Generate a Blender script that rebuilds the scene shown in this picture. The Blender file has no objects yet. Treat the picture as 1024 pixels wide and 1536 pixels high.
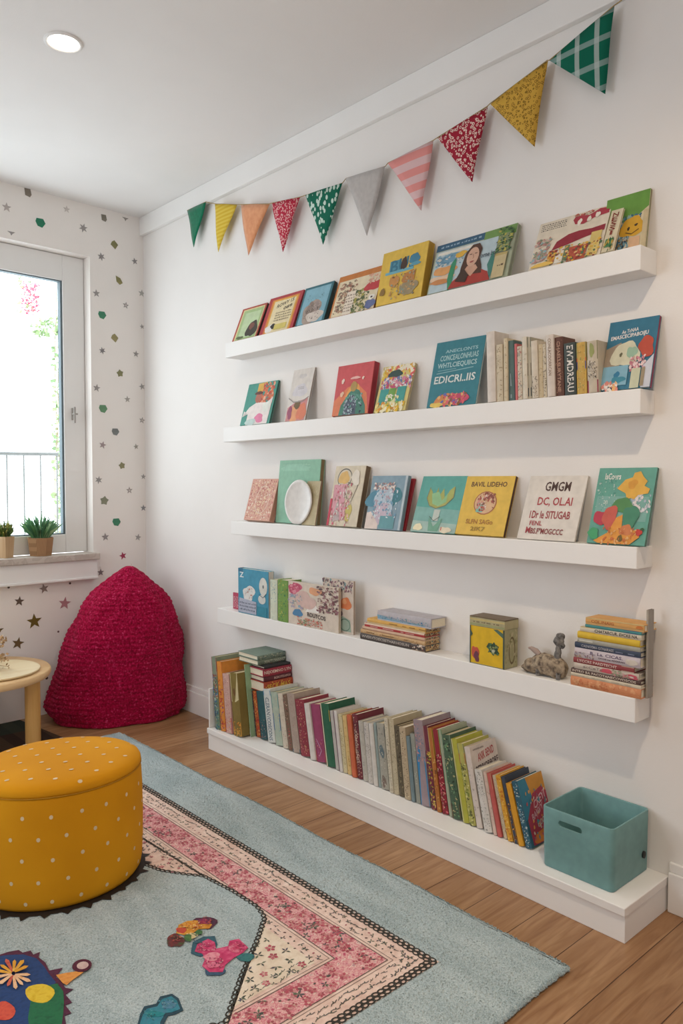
import bpy, bmesh, math, random
from mathutils import Vector, Matrix, noise
S = bpy.context.scene
COL = S.collection
# ------------------------------------------------------------------ camera, light, exposure
F_PX, YAW, PITCH, CAM_H, CAM_D = 1155.2, math.radians(42.235), math.radians(2.19), 1.119, 1.967
cam = bpy.data.cameras.new('camera'); cam.sensor_fit = 'HORIZONTAL'; cam.sensor_width = 36; cam.lens = F_PX/1024*36
cam.clip_start = .02
camo = bpy.data.objects.new('camera', cam); COL.objects.link(camo)
camo.location = (-CAM_D, 0, CAM_H); camo.rotation_euler = (math.pi/2-PITCH, 0, -YAW)
S.camera = camo
S.view_settings.view_transform = 'Standard'; S.view_settings.look = 'None'
S.view_settings.gamma = 1; S.view_settings.use_curve_mapping = False
S.view_settings.exposure = -0.05
w = bpy.data.worlds.new('daylight'); S.world = w; w.use_nodes = True
w.node_tree.nodes['Background'].inputs[0].default_value = (.86, .925, 1, 1)
w.node_tree.nodes['Background'].inputs[1].default_value = 4.9
def area(name, loc, aim, sx, sy, power, col, portal=False):
    l = bpy.data.lights.new(name, 'AREA'); l.shape = 'RECTANGLE'; l.size = sx; l.size_y = sy; l.energy = power; l.color = col
    if portal: l.cycles.is_portal = True
    o = bpy.data.objects.new(name, l); COL.objects.link(o); o.location = loc
    o.rotation_euler = (Vector(aim)-Vector(loc)).to_track_quat('-Z', 'Y').to_euler()
    return o
area('window_portal', (-.95, 3.80, 1.5), (-.95, 2, 1.5), 1.34, 1.5, 1, (1, 1, 1), True)
area('side_fill_portal', (-3.32, 2.25, 1.4), (0, 2.25, 1.4), 1.1, 1.2, 1, (1, 1, 1), True)  # portal of the fill opening added in the left wall, out of view
area('rear_fill_portal', (-2.35, -1.72, 1.5), (-2.35, 1, 1.5), .7, 1.0, 1, (1, 1, 1), True)  # portal of the fill opening added behind the camera

# ------------------------------------------------------------------ measuring
_fw = Vector((math.sin(YAW)*math.cos(PITCH), math.cos(YAW)*math.cos(PITCH), -math.sin(PITCH)))
_rt = Vector((math.cos(YAW), -math.sin(YAW), 0)); _up = _rt.cross(_fw); _C = Vector((-CAM_D, 0, CAM_H))
def on(x, y, ax, v):
    r = _fw + _rt*((x-512)/F_PX) + _up*((768-y)/F_PX); i = 'XYZ'.index(ax)
    return _C + r*((v-_C[i])/r[i])
def y_at(px, X, Z):
    k = (px-512)/F_PX; a = _rt-_fw*k; d = Vector((X, 0, Z))-_C
    return -(a.dot(d))/a.y
def h_to(P, dr, py):                       # how far from P along dr until image row py is reached
    k = (768-py)/F_PX; a = _up-_fw*k; return -(a.dot(P-_C))/a.dot(dr)

# ------------------------------------------------------------------ materials
def lin(h):
    if not isinstance(h, str): return h
    c = [int(h[i:i+2], 16)/255 for i in (0, 2, 4)]
    return tuple((x/12.92 if x <= .04045 else ((x+.055)/1.055)**2.4) for x in c)+(1,)
MC = {}
def soft(h):                                # printed inks are a little dull
    return ''.join('%02x' % int(int(h[i:i+2], 16)*.88+.12*g) for i, g in ((0, 178), (2, 164), (4, 150)))
def base(name, rough=.6, spec=.3):
    m = bpy.data.materials.new(name); m.use_nodes = True; nt = m.node_tree; b = nt.nodes['Principled BSDF']
    b.inputs['Roughness'].default_value = rough; b.inputs['Specular IOR Level'].default_value = spec
    return m, nt, b
def nd(nt, t, **k):
    n = nt.nodes.new(t)
    for a, v in k.items():
        if a[0] == '_': setattr(n, a[1:], v)
        else: n.inputs[a.replace('0', ' ')].default_value = v
    return n
def coords(nt, sc=(1, 1, 1), rot=(0, 0, 0)):
    t = nd(nt, 'ShaderNodeTexCoord'); m = nd(nt, 'ShaderNodeMapping')
    m.inputs['Scale'].default_value = sc; m.inputs['Rotation'].default_value = rot
    nt.links.new(t.outputs['Object'], m.inputs[0]); return m.outputs[0]
def ramp(nt, fac, stops, interp='LINEAR'):
    r = nd(nt, 'ShaderNodeValToRGB'); cr = r.color_ramp; cr.interpolation = interp
    while len(cr.elements) < len(stops): cr.elements.new(.5)
    for e, (p, c) in zip(cr.elements, stops): e.position = p; e.color = lin(c)
    nt.links.new(fac, r.inputs[0]); return r.outputs[0]
def bump(nt, b, h, dist, st=1):
    n = nd(nt, 'ShaderNodeBump'); n.inputs['Strength'].default_value = st; n.inputs['Distance'].default_value = dist
    nt.links.new(h, n.inputs['Height']); nt.links.new(n.outputs[0], b.inputs['Normal'])
def M(c, rough=.55, spec=.3):
    """plain painted / printed colour with a faint unevenness; 'a,b,c:scale' gives a mottled print"""
    if not isinstance(c, str): return c
    k = (c, rough, spec)
    if k in MC: return MC[k]
    m, nt, b = base('print_'+c.split(':')[0].replace(',', '_'), rough, spec); c = ','.join(soft(x) for x in c.split(':')[0].split(','))+(':'+c.split(':')[1] if ':' in c else '')
    if ',' in c:
        cs, _, sc = c.partition(':'); cs = cs.split(','); sc = float(sc or 60)
        n = nd(nt, 'ShaderNodeTexNoise'); n.inputs['Scale'].default_value = sc; n.inputs['Detail'].default_value = 3
        n.inputs['Distortion'].default_value = .8
        nt.links.new(coords(nt), n.inputs['Vector'])
        N = len(cs); st = [((.34+.32*i/N) if i else 0, x) for i, x in enumerate(cs)]
        nt.links.new(ramp(nt, n.outputs[0], st, 'CONSTANT'), b.inputs['Base Color'])
    else:
        n = nd(nt, 'ShaderNodeTexNoise'); n.inputs['Scale'].default_value = 40
        nt.links.new(coords(nt), n.inputs['Vector'])
        L = lin(c); lo = tuple(x*.92 for x in L[:3])+(1,); hi = tuple(min(1, x*1.06) for x in L[:3])+(1,)
        nt.links.new(ramp(nt, n.outputs[0], [(.3, lo), (.7, hi)]), b.inputs['Base Color'])
    MC[k] = m; return m
def wall_mat(name, c, bs=.0006, rough=.85):
    m, nt, b = base(name, rough, .2); n = nd(nt, 'ShaderNodeTexNoise'); n.inputs['Scale'].default_value = 3; n.inputs['Detail'].default_value = 6
    nt.links.new(coords(nt), n.inputs['Vector']); L = lin(c); lo = tuple(x*.97 for x in L[:3])+(1,)
    nt.links.new(ramp(nt, n.outputs[0], [(.35, lo), (.65, L)]), b.inputs['Base Color'])
    n2 = nd(nt, 'ShaderNodeTexNoise'); n2.inputs['Scale'].default_value = 180; nt.links.new(coords(nt), n2.inputs['Vector'])
    bump(nt, b, n2.outputs[0], bs, .5); return m
def vor_mat(name, bg, fg, sc, lo, hi, rough=.8, stretch=(1, 1, 1), noise_=0, third=None):
    m, nt, b = base(name, rough, .15); v = nd(nt, 'ShaderNodeTexVoronoi'); v.inputs['Scale'].default_value = sc
    nt.links.new(coords(nt, stretch), v.inputs['Vector'])
    st = [(0, third or bg), (lo, fg), (hi, bg)] if lo > 0 else [(0, fg), (hi, bg)]
    nt.links.new(ramp(nt, v.outputs['Distance'], st, 'CONSTANT'), b.inputs['Base Color']); return m
def stripe_mat(name, a, c, freq, ax, duty=.5, c2=None, freq2=None, ax2=None, rough=.8):
    m, nt, b = base(name, rough, .15); co = coords(nt); s = nd(nt, 'ShaderNodeSeparateXYZ'); nt.links.new(co, s.inputs[0])
    def band(axi, fr, du):
        mu = nd(nt, 'ShaderNodeMath', _operation='MULTIPLY'); mu.inputs[1].default_value = fr; nt.links.new(s.outputs[axi], mu.inputs[0])
        fr_ = nd(nt, 'ShaderNodeMath', _operation='FRACT'); nt.links.new(mu.outputs[0], fr_.inputs[0])
        l = nd(nt, 'ShaderNodeMath', _operation='LESS_THAN'); l.inputs[1].default_value = du; nt.links.new(fr_.outputs[0], l.inputs[0]); return l.outputs[0]
    mx = nd(nt, 'ShaderNodeMix', _data_type='RGBA'); mx.inputs[6].default_value = lin(a); mx.inputs[7].default_value = lin(c)
    nt.links.new(band(ax, freq, duty), mx.inputs[0]); out = mx.outputs[2]
    if c2:
        m2 = nd(nt, 'ShaderNodeMix', _data_type='RGBA'); m2.inputs[7].default_value = lin(c2); nt.links.new(out, m2.inputs[6])
        f = nd(nt, 'ShaderNodeMath', _operation='MULTIPLY'); f.inputs[1].default_value = .6; nt.links.new(band(ax2, freq2, duty), f.inputs[0])
        nt.links.new(f.outputs[0], m2.inputs[0]); out = m2.outputs[2]
    nt.links.new(out, b.inputs['Base Color']); return m
def wood_mat(name, a, c, stretch=(2, 30, 30), rough=.45, sc=1.6):
    m, nt, b = base(name, rough, .4); n = nd(nt, 'ShaderNodeTexNoise'); n.inputs['Scale'].default_value = sc; n.inputs['Detail'].default_value = 8; n.inputs['Distortion'].default_value = 1.2
    nt.links.new(coords(nt, stretch), n.inputs['Vector'])
    nt.links.new(ramp(nt, n.outputs[0], [(.3, a), (.7, c)]), b.inputs['Base Color']); bump(nt, b, n.outputs[0], .001, .3); return m
def fibre_mat(name, cols, sc, bd, rough=.95, sheen=.3):
    m, nt, b = base(name, rough, .1); n = nd(nt, 'ShaderNodeTexNoise'); n.inputs['Scale'].default_value = sc; n.inputs['Detail'].default_value = 4
    nt.links.new(coords(nt), n.inputs['Vector']); N = len(cols)
    nt.links.new(ramp(nt, n.outputs[0], [(.3+.4*i/(N-1), x) for i, x in enumerate(cols)]), b.inputs['Base Color'])
    b.inputs['Sheen Weight'].default_value = sheen
    if bd: bump(nt, b, n.outputs[0], bd, 1)
    return m
def emis(name, c, s):
    m, nt, b = base(name); b.inputs['Emission Color'].default_value = lin(c); b.inputs['Emission Strength'].default_value = s; return m
PAPER = stripe_mat('page_edges', 'efe6d0', 'd9cdb4', 900, 1, .4)
PAPER_OLD = stripe_mat('old_page_edges', 'd8c9a6', 'bba884', 900, 1, .4)
WHITE = wall_mat('white_lacquer', 'f3f1ee', .0001, .4)
WALLR = wall_mat('white_wall_paint', 'f0ece8')
WALLB = wall_mat('cream_wallpaper', 'f6f0ea')
CEIL = wall_mat('ceiling_paint', 'f2f0ee')

# ------------------------------------------------------------------ mesh builder
class MB:
    def __init__(s): s.v = []; s.f = []; s.mi = []; s.ms = []; s.sm = []
    def mat(s, m):
        m = M(m)
        if m not in s.ms: s.ms.append(m)
        return s.ms.index(m)
    def add(s, vs, fs, m, smooth=False):
        o = len(s.v); i = s.mat(m); s.v += [tuple(p) for p in vs]
        for f in fs: s.f.append([o+k for k in f]); s.mi.append(i); s.sm.append(smooth)
    def box(s, a, b, m, T=None):
        x0, y0, z0 = a; x1, y1, z1 = b
        vs = [Vector(p) for p in ((x0, y0, z0), (x1, y0, z0), (x1, y1, z0), (x0, y1, z0), (x0, y0, z1), (x1, y0, z1), (x1, y1, z1), (x0, y1, z1))]
        if T: vs = [T@p for p in vs]
        s.add(vs, [(3, 2, 1, 0), (4, 5, 6, 7), (0, 1, 5, 4), (1, 2, 6, 5), (2, 3, 7, 6), (3, 0, 4, 7)], m)
    def rings(s, rs, m, caps=True, smooth=True, close=True):
        n = len(rs[0]); vs = [p for r in rs for p in r]; fs = []
        for i in range(len(rs)-1):
            for j in range(n if close else n-1):
                k = (j+1) % n; fs.append((i*n+j, i*n+k, (i+1)*n+k, (i+1)*n+j))
        s.add(vs, fs, m, smooth)
        if caps: s.add(rs[0], [tuple(range(n))[::-1]], m); s.add(rs[-1], [tuple(range(n))], m)
    def tube(s, pts, r, m, n=8, caps=True):
        pts = [Vector(p) for p in pts]; rs = []
        for i, p in enumerate(pts):
            d = (pts[min(i+1, len(pts)-1)]-pts[max(i-1, 0)]).normalized()
            a = d.orthogonal().normalized() if i == 0 else (pa-d*pa.dot(d)).normalized(); pa = a; b = d.cross(a)
            rr = r[i] if isinstance(r, (list, tuple)) else r
            rs.append([p+a*rr*math.cos(2*math.pi*k/n)+b*rr*math.sin(2*math.pi*k/n) for k in range(n)])
        s.rings(rs, m, caps)
    def lathe(s, prof, m, n=48, c=(0, 0, 0), sx=1, sy=1, rot=0, caps=True):
        rs = [[(c[0]+r*(sx*math.cos(t)*math.cos(rot)-sy*math.sin(t)*math.sin(rot)), c[1]+r*(sx*math.cos(t)*math.sin(rot)+sy*math.sin(t)*math.cos(rot)), c[2]+z)
               for t in [2*math.pi*k/n for k in range(n)]] for r, z in prof]
        s.rings(rs, m, caps)
    def build(s, name, parent=None, bevel=0, seg=2, T=None, weld=False):
        me = bpy.data.meshes.new(name); me.from_pydata([T@Vector(p) for p in s.v] if T else s.v, [], s.f)
        for m in s.ms: me.materials.append(m)
        me.polygons.foreach_set('material_index', s.mi); me.polygons.foreach_set('use_smooth', s.sm); me.update()
        if weld:
            b = bmesh.new(); b.from_mesh(me); bmesh.ops.remove_doubles(b, verts=b.verts, dist=1e-5); b.to_mesh(me); b.free()
        o = bpy.data.objects.new(name, me); COL.objects.link(o)
        if parent: o.parent = parent
        if bevel:
            md = o.modifiers.new('bevel', 'BEVEL'); md.width = bevel; md.segments = seg; md.limit_method = 'ANGLE'
        return o
def tag(o, label, cat, group=None, kind=None):
    if label: o['label'] = label
    if cat: o['category'] = cat
    if group: o['group'] = group
    if kind: o['kind'] = kind
    return o
def empty(name, loc=(0, 0, 0), mat=None):
    o = bpy.data.objects.new(name, None); COL.objects.link(o); o.empty_display_size = .05
    if mat is not None: o.matrix_world = mat
    else: o.location = loc
    return o
# ------------------------------------------------------------------ flat printed artwork, part of the cover it is printed on
GL = {}
def glyphs(txt):
    if txt in GL: return GL[txt]
    cu = bpy.data.curves.new('t', 'FONT'); cu.body = txt; cu.resolution_u = 2; cu.offset = .02
    ob = bpy.data.objects.new('t', cu); COL.objects.link(ob); dg = bpy.context.evaluated_depsgraph_get()
    me = bpy.data.meshes.new_from_object(ob.evaluated_get(dg)); vs = [v.co.copy() for v in me.vertices]; fs = [tuple(p.vertices) for p in me.polygons]
    bpy.data.objects.remove(ob); bpy.data.curves.remove(cu); bpy.data.meshes.remove(me)
    x0 = min(v.x for v in vs); x1 = max(v.x for v in vs); y0 = min(v.y for v in vs); y1 = max(v.y for v in vs)
    GL[txt] = ([((v.x-x0)/(x1-x0)-.5, (v.y-y0)/(y1-y0)-.5) for v in vs], fs); return GL[txt]
def ell(cx, cy, rx, ry, n=18, rot=0, wob=0, seed=0, k=1):
    R = random.Random(seed); ph = [R.uniform(0, 6.28) for _ in range(3)]; o = []
    for i in range(n):
        t = 2*math.pi*i/n; q = 1+wob*(math.sin(2*t+ph[0])+.7*math.sin(3*t+ph[1])+.5*math.sin(5*t+ph[2]))/2
        x = rx*q*math.cos(t); y = ry*q*math.sin(t); o.append((cx+(x*math.cos(rot)-y*math.sin(rot)), cy+(x*math.sin(rot)+y*math.cos(rot))))
    return o
def star(cx, cy, r, n=5, inner=.42, rot=0, ax=1):
    return [(cx+ax*(r if i % 2 == 0 else r*inner)*math.sin(rot+math.pi*i/n), cy+(r if i % 2 == 0 else r*inner)*math.cos(rot+math.pi*i/n)) for i in range(2*n)]
def art(mb, P, shapes, step=.00022, asp=1):
    off = step
    for sh in shapes:
        k, c = sh[0], sh[1]; polys = []
        if k == 'r': x0, y0, x1, y1 = sh[2:6]; polys = [[(x0, y0), (x1, y0), (x1, y1), (x0, y1)]]
        elif k == 'c': polys = [ell(*sh[2:6], rot=(sh[6] if len(sh) > 6 else 0))]
        elif k == 'b': polys = [ell(*sh[2:6], n=22, wob=.28, seed=sh[6] if len(sh) > 6 else 1)]
        elif k == 'o':
            cx, cy, rx, ry, t = sh[2:7]; a = ell(cx, cy, rx, ry, 24); b = ell(cx, cy, rx-t, ry-t, 24)
            polys = [[a[i], a[(i+1) % 24], b[(i+1) % 24], b[i]] for i in range(24)]
        elif k == 'p': polys = [sh[2]]
        elif k == 's': polys = [star(*sh[2:])]
        elif k == 'l':
            pts, t = sh[2], sh[3]
            for (xa, ya), (xb, yb) in zip(pts, pts[1:]):
                L = math.hypot(xb-xa, yb-ya) or 1; nx, ny = -(yb-ya)/L*t/2, (xb-xa)/L*t/2
                polys.append([(xa+nx, ya+ny), (xb+nx, yb+ny), (xb-nx, yb-ny), (xa-nx, ya-ny)])
        elif k == 't':
            txt, cx, cy, ww, hh = sh[2:7]; sl = sh[7] if len(sh) > 7 else 0
            vs, fs = glyphs(txt); mb.add([P(cx+x*ww, cy+y*hh+sl*x, off) for x, y in vs], fs, c); off += step; continue
        elif k == 'd':                       # scattered small strokes, like dense illustration or small print
            x0, y0, x1, y1, n, sz, seed = sh[2:9]; R = random.Random(seed); cs = c if isinstance(c, list) else [c]
            for _ in range(n):
                x = R.uniform(x0, x1); y = R.uniform(y0, y1); q = sz*R.uniform(.5, 1.3)
                mb.add([P(*p, off+R.random()*step*.8) for p in [(x+(a-x), y+(b-y)*asp) for a, b in ell(x, y, q, q*R.uniform(.4, 1), 7, R.uniform(0, 3), .3, _)]], [tuple(range(7))], R.choice(cs))
            off += step; continue
        elif k == 'w':                       # rows of tiny marks read as small print
            x0, y0, x1, y1, rows, seed = sh[2:8]; R = random.Random(seed); hh = (y1-y0)/rows
            for r in range(rows):
                x = x0
                while x < x1:
                    l = R.uniform(.2, .9)*hh; yb = y0+r*hh+hh*.2
                    mb.add([P(*p, off) for p in ((x, yb), (x+l*.6, yb), (x+l*.6, yb+hh*R.uniform(.3, .6)), (x, yb+hh*R.uniform(.3, .6)))], [(0, 1, 2, 3)], c); x += l
            off += step; continue
        for pl in polys: mb.add([P(x, y, off) for x, y in pl], [tuple(range(len(pl)))], c)
        off += step
def make_book(name, label, cat, group, W, H, T, mat, cover, pages=None, front=(), spine=(), right=None, spine_col=None, board=None, squash=False, backc=None, fore=.003):
    """x: spine to fore edge, y: front cover to back cover, z: height"""
    root = empty(name, mat=mat); tag(root, label, cat, group)
    b = board or min(.0022, T*.22); c = MB(); sc = spine_col or cover; n = 5
    c.box((0, 0, 0), (W, b, H), cover); c.box((0, T-b, 0), (W, T, H), backc or cover)
    bow = min(.003, T*.12)                                         # slightly rounded spine
    prof = [(-bow*math.sin(math.pi*i/n), T*i/n) for i in range(n+1)]; inn = [(b, T-b), (b, b)]
    pl = prof+inn; c.rings([[(x, y, 0) for x, y in pl], [(x, y, H) for x, y in pl]], sc, True, False)
    if right: c.box((W-b, b, 0), (W, T-b, H), right)
    if front: art(c, lambda u, v, o: (u*W, -o, v*H), front)
    if spine: art(c, lambda u, v, o: (-bow*math.sin(math.pi*min(max(v, 0), 1))-o-.0003, T*(1-v), H*(1-u)), [(*q[:7], q[7]*.42, q[8]) if q[0] == 'd' else q for q in spine], asp=min(14, H/T))
    c.build('cover', root)
    p = MB(); p.box((b+.0005, b, .002), (W-(b if right else fore), T-b, H-(.0005 if squash else .003)), pages or PAPER); p.build('page_block', root)
    return root
AX_FACE = ((0, -1, 0), (1, 0, 0), (0, 0, 1)); AX_OUT = ((1, 0, 0), (0, 1, 0), (0, 0, 1)); AX_FLAT = ((1, 0, 0), (0, 0, -1), (0, 1, 0))
def frame(o, ax, pre=None):
    m = Matrix.Identity(4)
    for j in range(3):
        v = Vector(ax[j])
        if pre: v = pre@v
        for i in range(3): m[i][j] = v[i]
        m[j][3] = o[j]
    return m
# ------------------------------------------------------------------ the room
YC, CH, SL = 3.704, 2.49, .0309
ew = Vector((-1, -SL, 0)).normalized(); nw = Vector((SL, -1, 0)).normalized()      # window wall: leftwards, into the room
TB = Matrix(((ew.x, nw.x, 0, 0), (ew.y, nw.y, 0, YC), (0, 0, 1, 0), (0, 0, 0, 1)))   # (u, out, z) -> world
def bw(px, py, out=0.):
    r = _fw+_rt*((px-512)/F_PX)+_up*((768-py)/F_PX); P0 = Vector((0, YC, 0))+nw*out
    p = _C+r*((P0-_C).dot(nw)/r.dot(nw)); return ((p-Vector((0, YC, 0))).dot(ew), p.z)
XL, YF = -3.2, -1.6
def st(o): o['kind'] = 'structure'; return o
FL = None
def floor_mat():
    m, nt, b = base('oak_planks', .38, .4); co = coords(nt)
    mp = nd(nt, 'ShaderNodeMapping'); mp.inputs['Location'].default_value = (3.4, -.975+.1355*8, 0); nt.links.new(co, mp.inputs[0])
    br = nd(nt, 'ShaderNodeTexBrick'); br.inputs['Scale'].default_value = 1; br.inputs['Brick Width'].default_value = 7; br.inputs['Row Height'].default_value = .1355
    br.inputs['Mortar Size'].default_value = .0012; br.inputs['Mortar Smooth'].default_value = .1; br.offset = .37
    br.inputs['Color1'].default_value = lin('b58e68'); br.inputs['Color2'].default_value = lin('a27c58'); br.inputs['Mortar'].default_value = lin('5a3a22')
    nt.links.new(mp.outputs[0], br.inputs['Vector'])
    n = nd(nt, 'ShaderNodeTexNoise'); n.inputs['Scale'].default_value = 3; n.inputs['Detail'].default_value = 8; n.inputs['Distortion'].default_value = 1.5
    nt.links.new(coords(nt, (1.2, 14, 1)), n.inputs['Vector'])
    g = ramp(nt, n.outputs[0], [(.3, 'b89c80'), (.7, 'ffffff')])
    mx = nd(nt, 'ShaderNodeMix', _data_type='RGBA', _blend_type='MULTIPLY'); mx.inputs[0].default_value = .75
    nt.links.new(br.outputs['Color'], mx.inputs[6]); nt.links.new(g, mx.inputs[7]); nt.links.new(mx.outputs[2], b.inputs['Base Color'])
    bump(nt, b, br.outputs['Fac'], -.001, .5); return m
o = MB(); o.box((XL, YF, -.05), (.1, YC+.2, 0), floor_mat()); st(o.build('floor'))
o = MB(); o.box((XL, YF, CH), (.1, YC+.2, CH+.05), CEIL); st(o.build('ceiling'))
o = MB(); o.box((0, YF, 0), (.1, YC+.2, CH), WALLR); st(o.build('wall_right'))
U0, U1, Z0, Z1 = .296, 1.62, .765, 2.238
o = MB()
for a, b in (((-.0, -.14, 0), (U0, 0, CH)), ((U1, -.14, 0), (3.3, 0, CH)), ((U0, -.14, Z1), (U1, 0, CH)), ((U0, -.14, 0), (U1, 0, Z0))): o.box(a, b, WALLB, TB)
st(o.build('wall_back'))
o = MB()                                                            # left wall; its opening is added out of view for fill daylight
for a, b in (((XL-.1, YF, 0), (XL, 1.7, CH)), ((XL-.1, 2.8, 0), (XL, YC, CH)), ((XL-.1, 1.7, 0), (XL, 2.8, .8)), ((XL-.1, 1.7, 2.0), (XL, 2.8, CH))): o.box(a, b, WALLR)
st(o.build('wall_left'))
o = MB()                                                            # the wall behind the photographer, its opening added to light the window wall
for a, b in (((XL, YF-.1, 0), (-2.7, YF, CH)), ((-2.0, YF-.1, 0), (.1, YF, CH)), ((-2.7, YF-.1, 0), (-2.0, YF, 1.0)), ((-2.7, YF-.1, 2.0), (-2.0, YF, CH))): o.box(a, b, WALLR)
st(o.build('wall_front'))
o = MB(); o.box((-.022, YF, 2.398), (0, YC, CH), WHITE); st(o.build('trim_1', bevel=.003))     # cornice on the shelf wall
BB = []
o = MB()
for y0, y1 in ((YF, .886), (2.75, YC-.02)): o.box((-.016, y0, 0), (0, y1, .105), WHITE); o.box((-.010, y0, .105), (0, y1, .13), WHITE)
st(o.build('baseboard_right', bevel=.0025))
# the window
win = st(empty('window_1', TB@Vector((1, -.08, 1.5))))
winv = win.matrix_world.inverted() if False else Matrix.Translation(-(TB@Vector((1, -.08, 1.5))))@TB
FA, FB = -.115, -.065
def wpart(name, boxes, m, bev=.003, lab=None):
    o = MB()
    for a, b in boxes: o.box(a, b, m)
    q = o.build(name, win, bev, 2, T=winv)
    if lab: q['label'] = lab
    return q
fu0, gu0 = U0+.002, U0+.112; gz0, gz1, fz0, fz1 = .862, 2.112, Z0+.006, Z1-.002
wpart('window_frame', [((fu0, FA, fz0), (gu0, FB, fz1)), ((U1-.11, FA, fz0), (U1, FB, fz1)), ((gu0, FA, gz1), (U1-.11, FB, fz1)), ((gu0, FA, fz0), (U1-.11, FB, gz0))], WHITE)
wpart('gasket', [((gu0, FA+.012, gz0), (gu0+.010, FB-.006, gz1)), ((gu0, FA+.012, gz1-.006), (U1-.11, FB-.006, gz1)), ((gu0, FA+.012, gz0), (U1-.11, FB-.006, gz0+.006))], '5d6f78', .001)
gm = bpy.data.materials.new('window_glass'); gm.use_nodes = True; nt = gm.node_tree; nt.nodes.clear()
_o = nd(nt, 'ShaderNodeOutputMaterial'); _t = nd(nt, 'ShaderNodeBsdfTransparent'); _g = nd(nt, 'ShaderNodeBsdfGlossy'); _m = nd(nt, 'ShaderNodeMixShader')
_g.inputs['Roughness'].default_value = .02; _m.inputs[0].default_value = .05; _t.inputs[0].default_value = (.97, .99, .98, 1)
nt.links.new(_t.outputs[0], _m.inputs[1]); nt.links.new(_g.outputs[0], _m.inputs[2]); nt.links.new(_m.outputs[0], _o.inputs[0])
wpart('glass_pane', [((gu0, -.094, gz0), (U1-.11, -.090, gz1))], gm, 0)
hu, hz = bw(109, 621, -.06)
wpart('handle', [((hu-.005, FB, hz-.03), (hu+.005, FB+.005, hz+.03)), ((hu-.004, FB+.005, hz-.004), (hu+.004, FB+.03, hz+.004)), ((hu-.005, FB+.024, hz-.046), (hu+.005, FB+.031, hz+.034)), ((hu-.022, FB+.012, hz-.004), (hu, FB+.018, hz+.004))], 'a8a4a0', .003, 'grey metal window handle')
stone = M('c6bbb2,bfb4ab,cdc3ba:22', .6)
wpart('window_sill', [((U0-.012, -.065, Z0-.028), (U1+.02, .052, Z0+.004))], stone, .004, 'mottled grey stone window sill')
wpart('sill_apron', [((U0-.006, 0, .648), (U1+.02, .034, Z0-.028)), ((U0-.006, 0, .640), (U1+.02, .042, .652))], WHITE, .003)
for q in win.children:
    if q.name.startswith('window_frame'): wf = q
for q in list(win.children):
    if q.name.startswith('handle'): q.parent = wf
# ceiling downlights: one seen, two added out of view for fill
def downlight(x, y, lab, power):
    r = empty('ceiling_light', (x, y, CH)); tag(r, lab, 'ceiling light')
    a = MB(); a.lathe([(.058, 0), (.058, -.004), (.052, -.007), (.047, -.004), (.045, -.0005)], WHITE, 40, caps=False); a.build('trim_ring', r)
    d = MB(); d.lathe([(.046, -.001), (.046, -.0022)], emis('lamp_glow', 'fff6e6', 9), 32); d.build('diffuser', r)
    l = bpy.data.lights.new('lamp', 'SPOT'); l.energy = power; l.spot_size = 2.7; l.spot_blend = 1; l.color = (1, .79, .57); l.shadow_soft_size = .045
    lo = bpy.data.objects.new('lamp', l); COL.objects.link(lo); lo.parent = r; lo.location = (0, 0, -.012)
pl = on(95, 63, 'Z', CH)
downlight(pl.x, pl.y, 'round recessed ceiling light glowing near the window end', 14)
downlight(pl.x, .45, 'unseen added ceiling light giving warm fill, further from the window', 75)  # added lamp out of view, warms and brightens the near wall
downlight(-2.3, .9, 'unseen added ceiling light giving fill over the middle of the room', 14)  # added lamp out of view, extra fill
# ------------------------------------------------------------------ outside
rl = empty('balcony_railing', (-.3, 4.6, 0)); tag(rl, 'thin dark metal balcony railing outside the window', 'railing')
pa, pb = Vector((-.20, 4.35, 1.28)), Vector((-2.2, 5.0, 1.28)); O = Vector((-.3, 4.6, 0))
o = MB(); o.tube([pa-O, pb-O], .010, '6b6f70', 8); o.build('top_rail', rl)
o = MB(); o.tube([pa-O-Vector((0, 0, 1.1)), pb-O-Vector((0, 0, 1.1))], .010, '6b6f70', 8); o.build('bottom_rail', rl)
for i in range(24):
    p = pa.lerp(pb, (i+.1)/24)-O; o = MB(); o.tube([p, p-Vector((0, 0, 1.1))], .0045, '6b6f70', 6); o.build('baluster', rl)
R = random.Random(5)
cp = empty('climbing_plant', (-.15, 4.9, 0)); tag(cp, 'leafy climbing plant with pink blossoms hanging outside the window', 'plant')
lf, bl_, stm = MB(), MB(), MB()
def leafq(mb, p, s, m, R):
    d = Vector((R.uniform(-1, 1), R.uniform(-1, 1), R.uniform(-.6, 1))).normalized(); e = d.orthogonal().normalized()*s*.45; d = d*s
    mb.add([p, p+d*.5+e, p+d, p+d*.5-e], [(0, 1, 2, 3)], m)
O = Vector((-.15, 4.9, 0))
for px0, px1, py0, py1, n, Y, tgt in ((81, 93, 470, 800, 260, 4.9, 'g'), (50, 92, 482, 505, 90, 4.9, 'g'), (22, 60, 410, 470, 26, 4.9, 'g'), (35, 56, 425, 470, 170, 4.9, 'p'), (14, 34, 400, 415, 14, 4.9, 'g')):
    for _ in range(n):
        p = on(R.uniform(px0, px1), R.uniform(py0, py1), 'Y', Y+R.uniform(-.1, .1))-O
        if tgt == 'g': leafq(lf, p, R.uniform(.02, .045), R.choice(['7f9c64', '96b078', '6f9060']), R)
        else: leafq(bl_, p, R.uniform(.015, .03), R.choice(['d85070', 'c8405c', 'e07088']), R)
for k in range(5):
    x = 84+k*2.5; stm.tube([on(x+R.uniform(-2, 2), y, 'Y', 4.9)-O for y in range(380, 900, 40)], .003, '8a7a5c', 5)
stm.tube([on(x, 380+abs(x-88)*.3+R.uniform(-6, 6), 'Y', 4.9)-O for x in range(88, 10, -12)], .003, '8a7a5c', 5)
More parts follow.
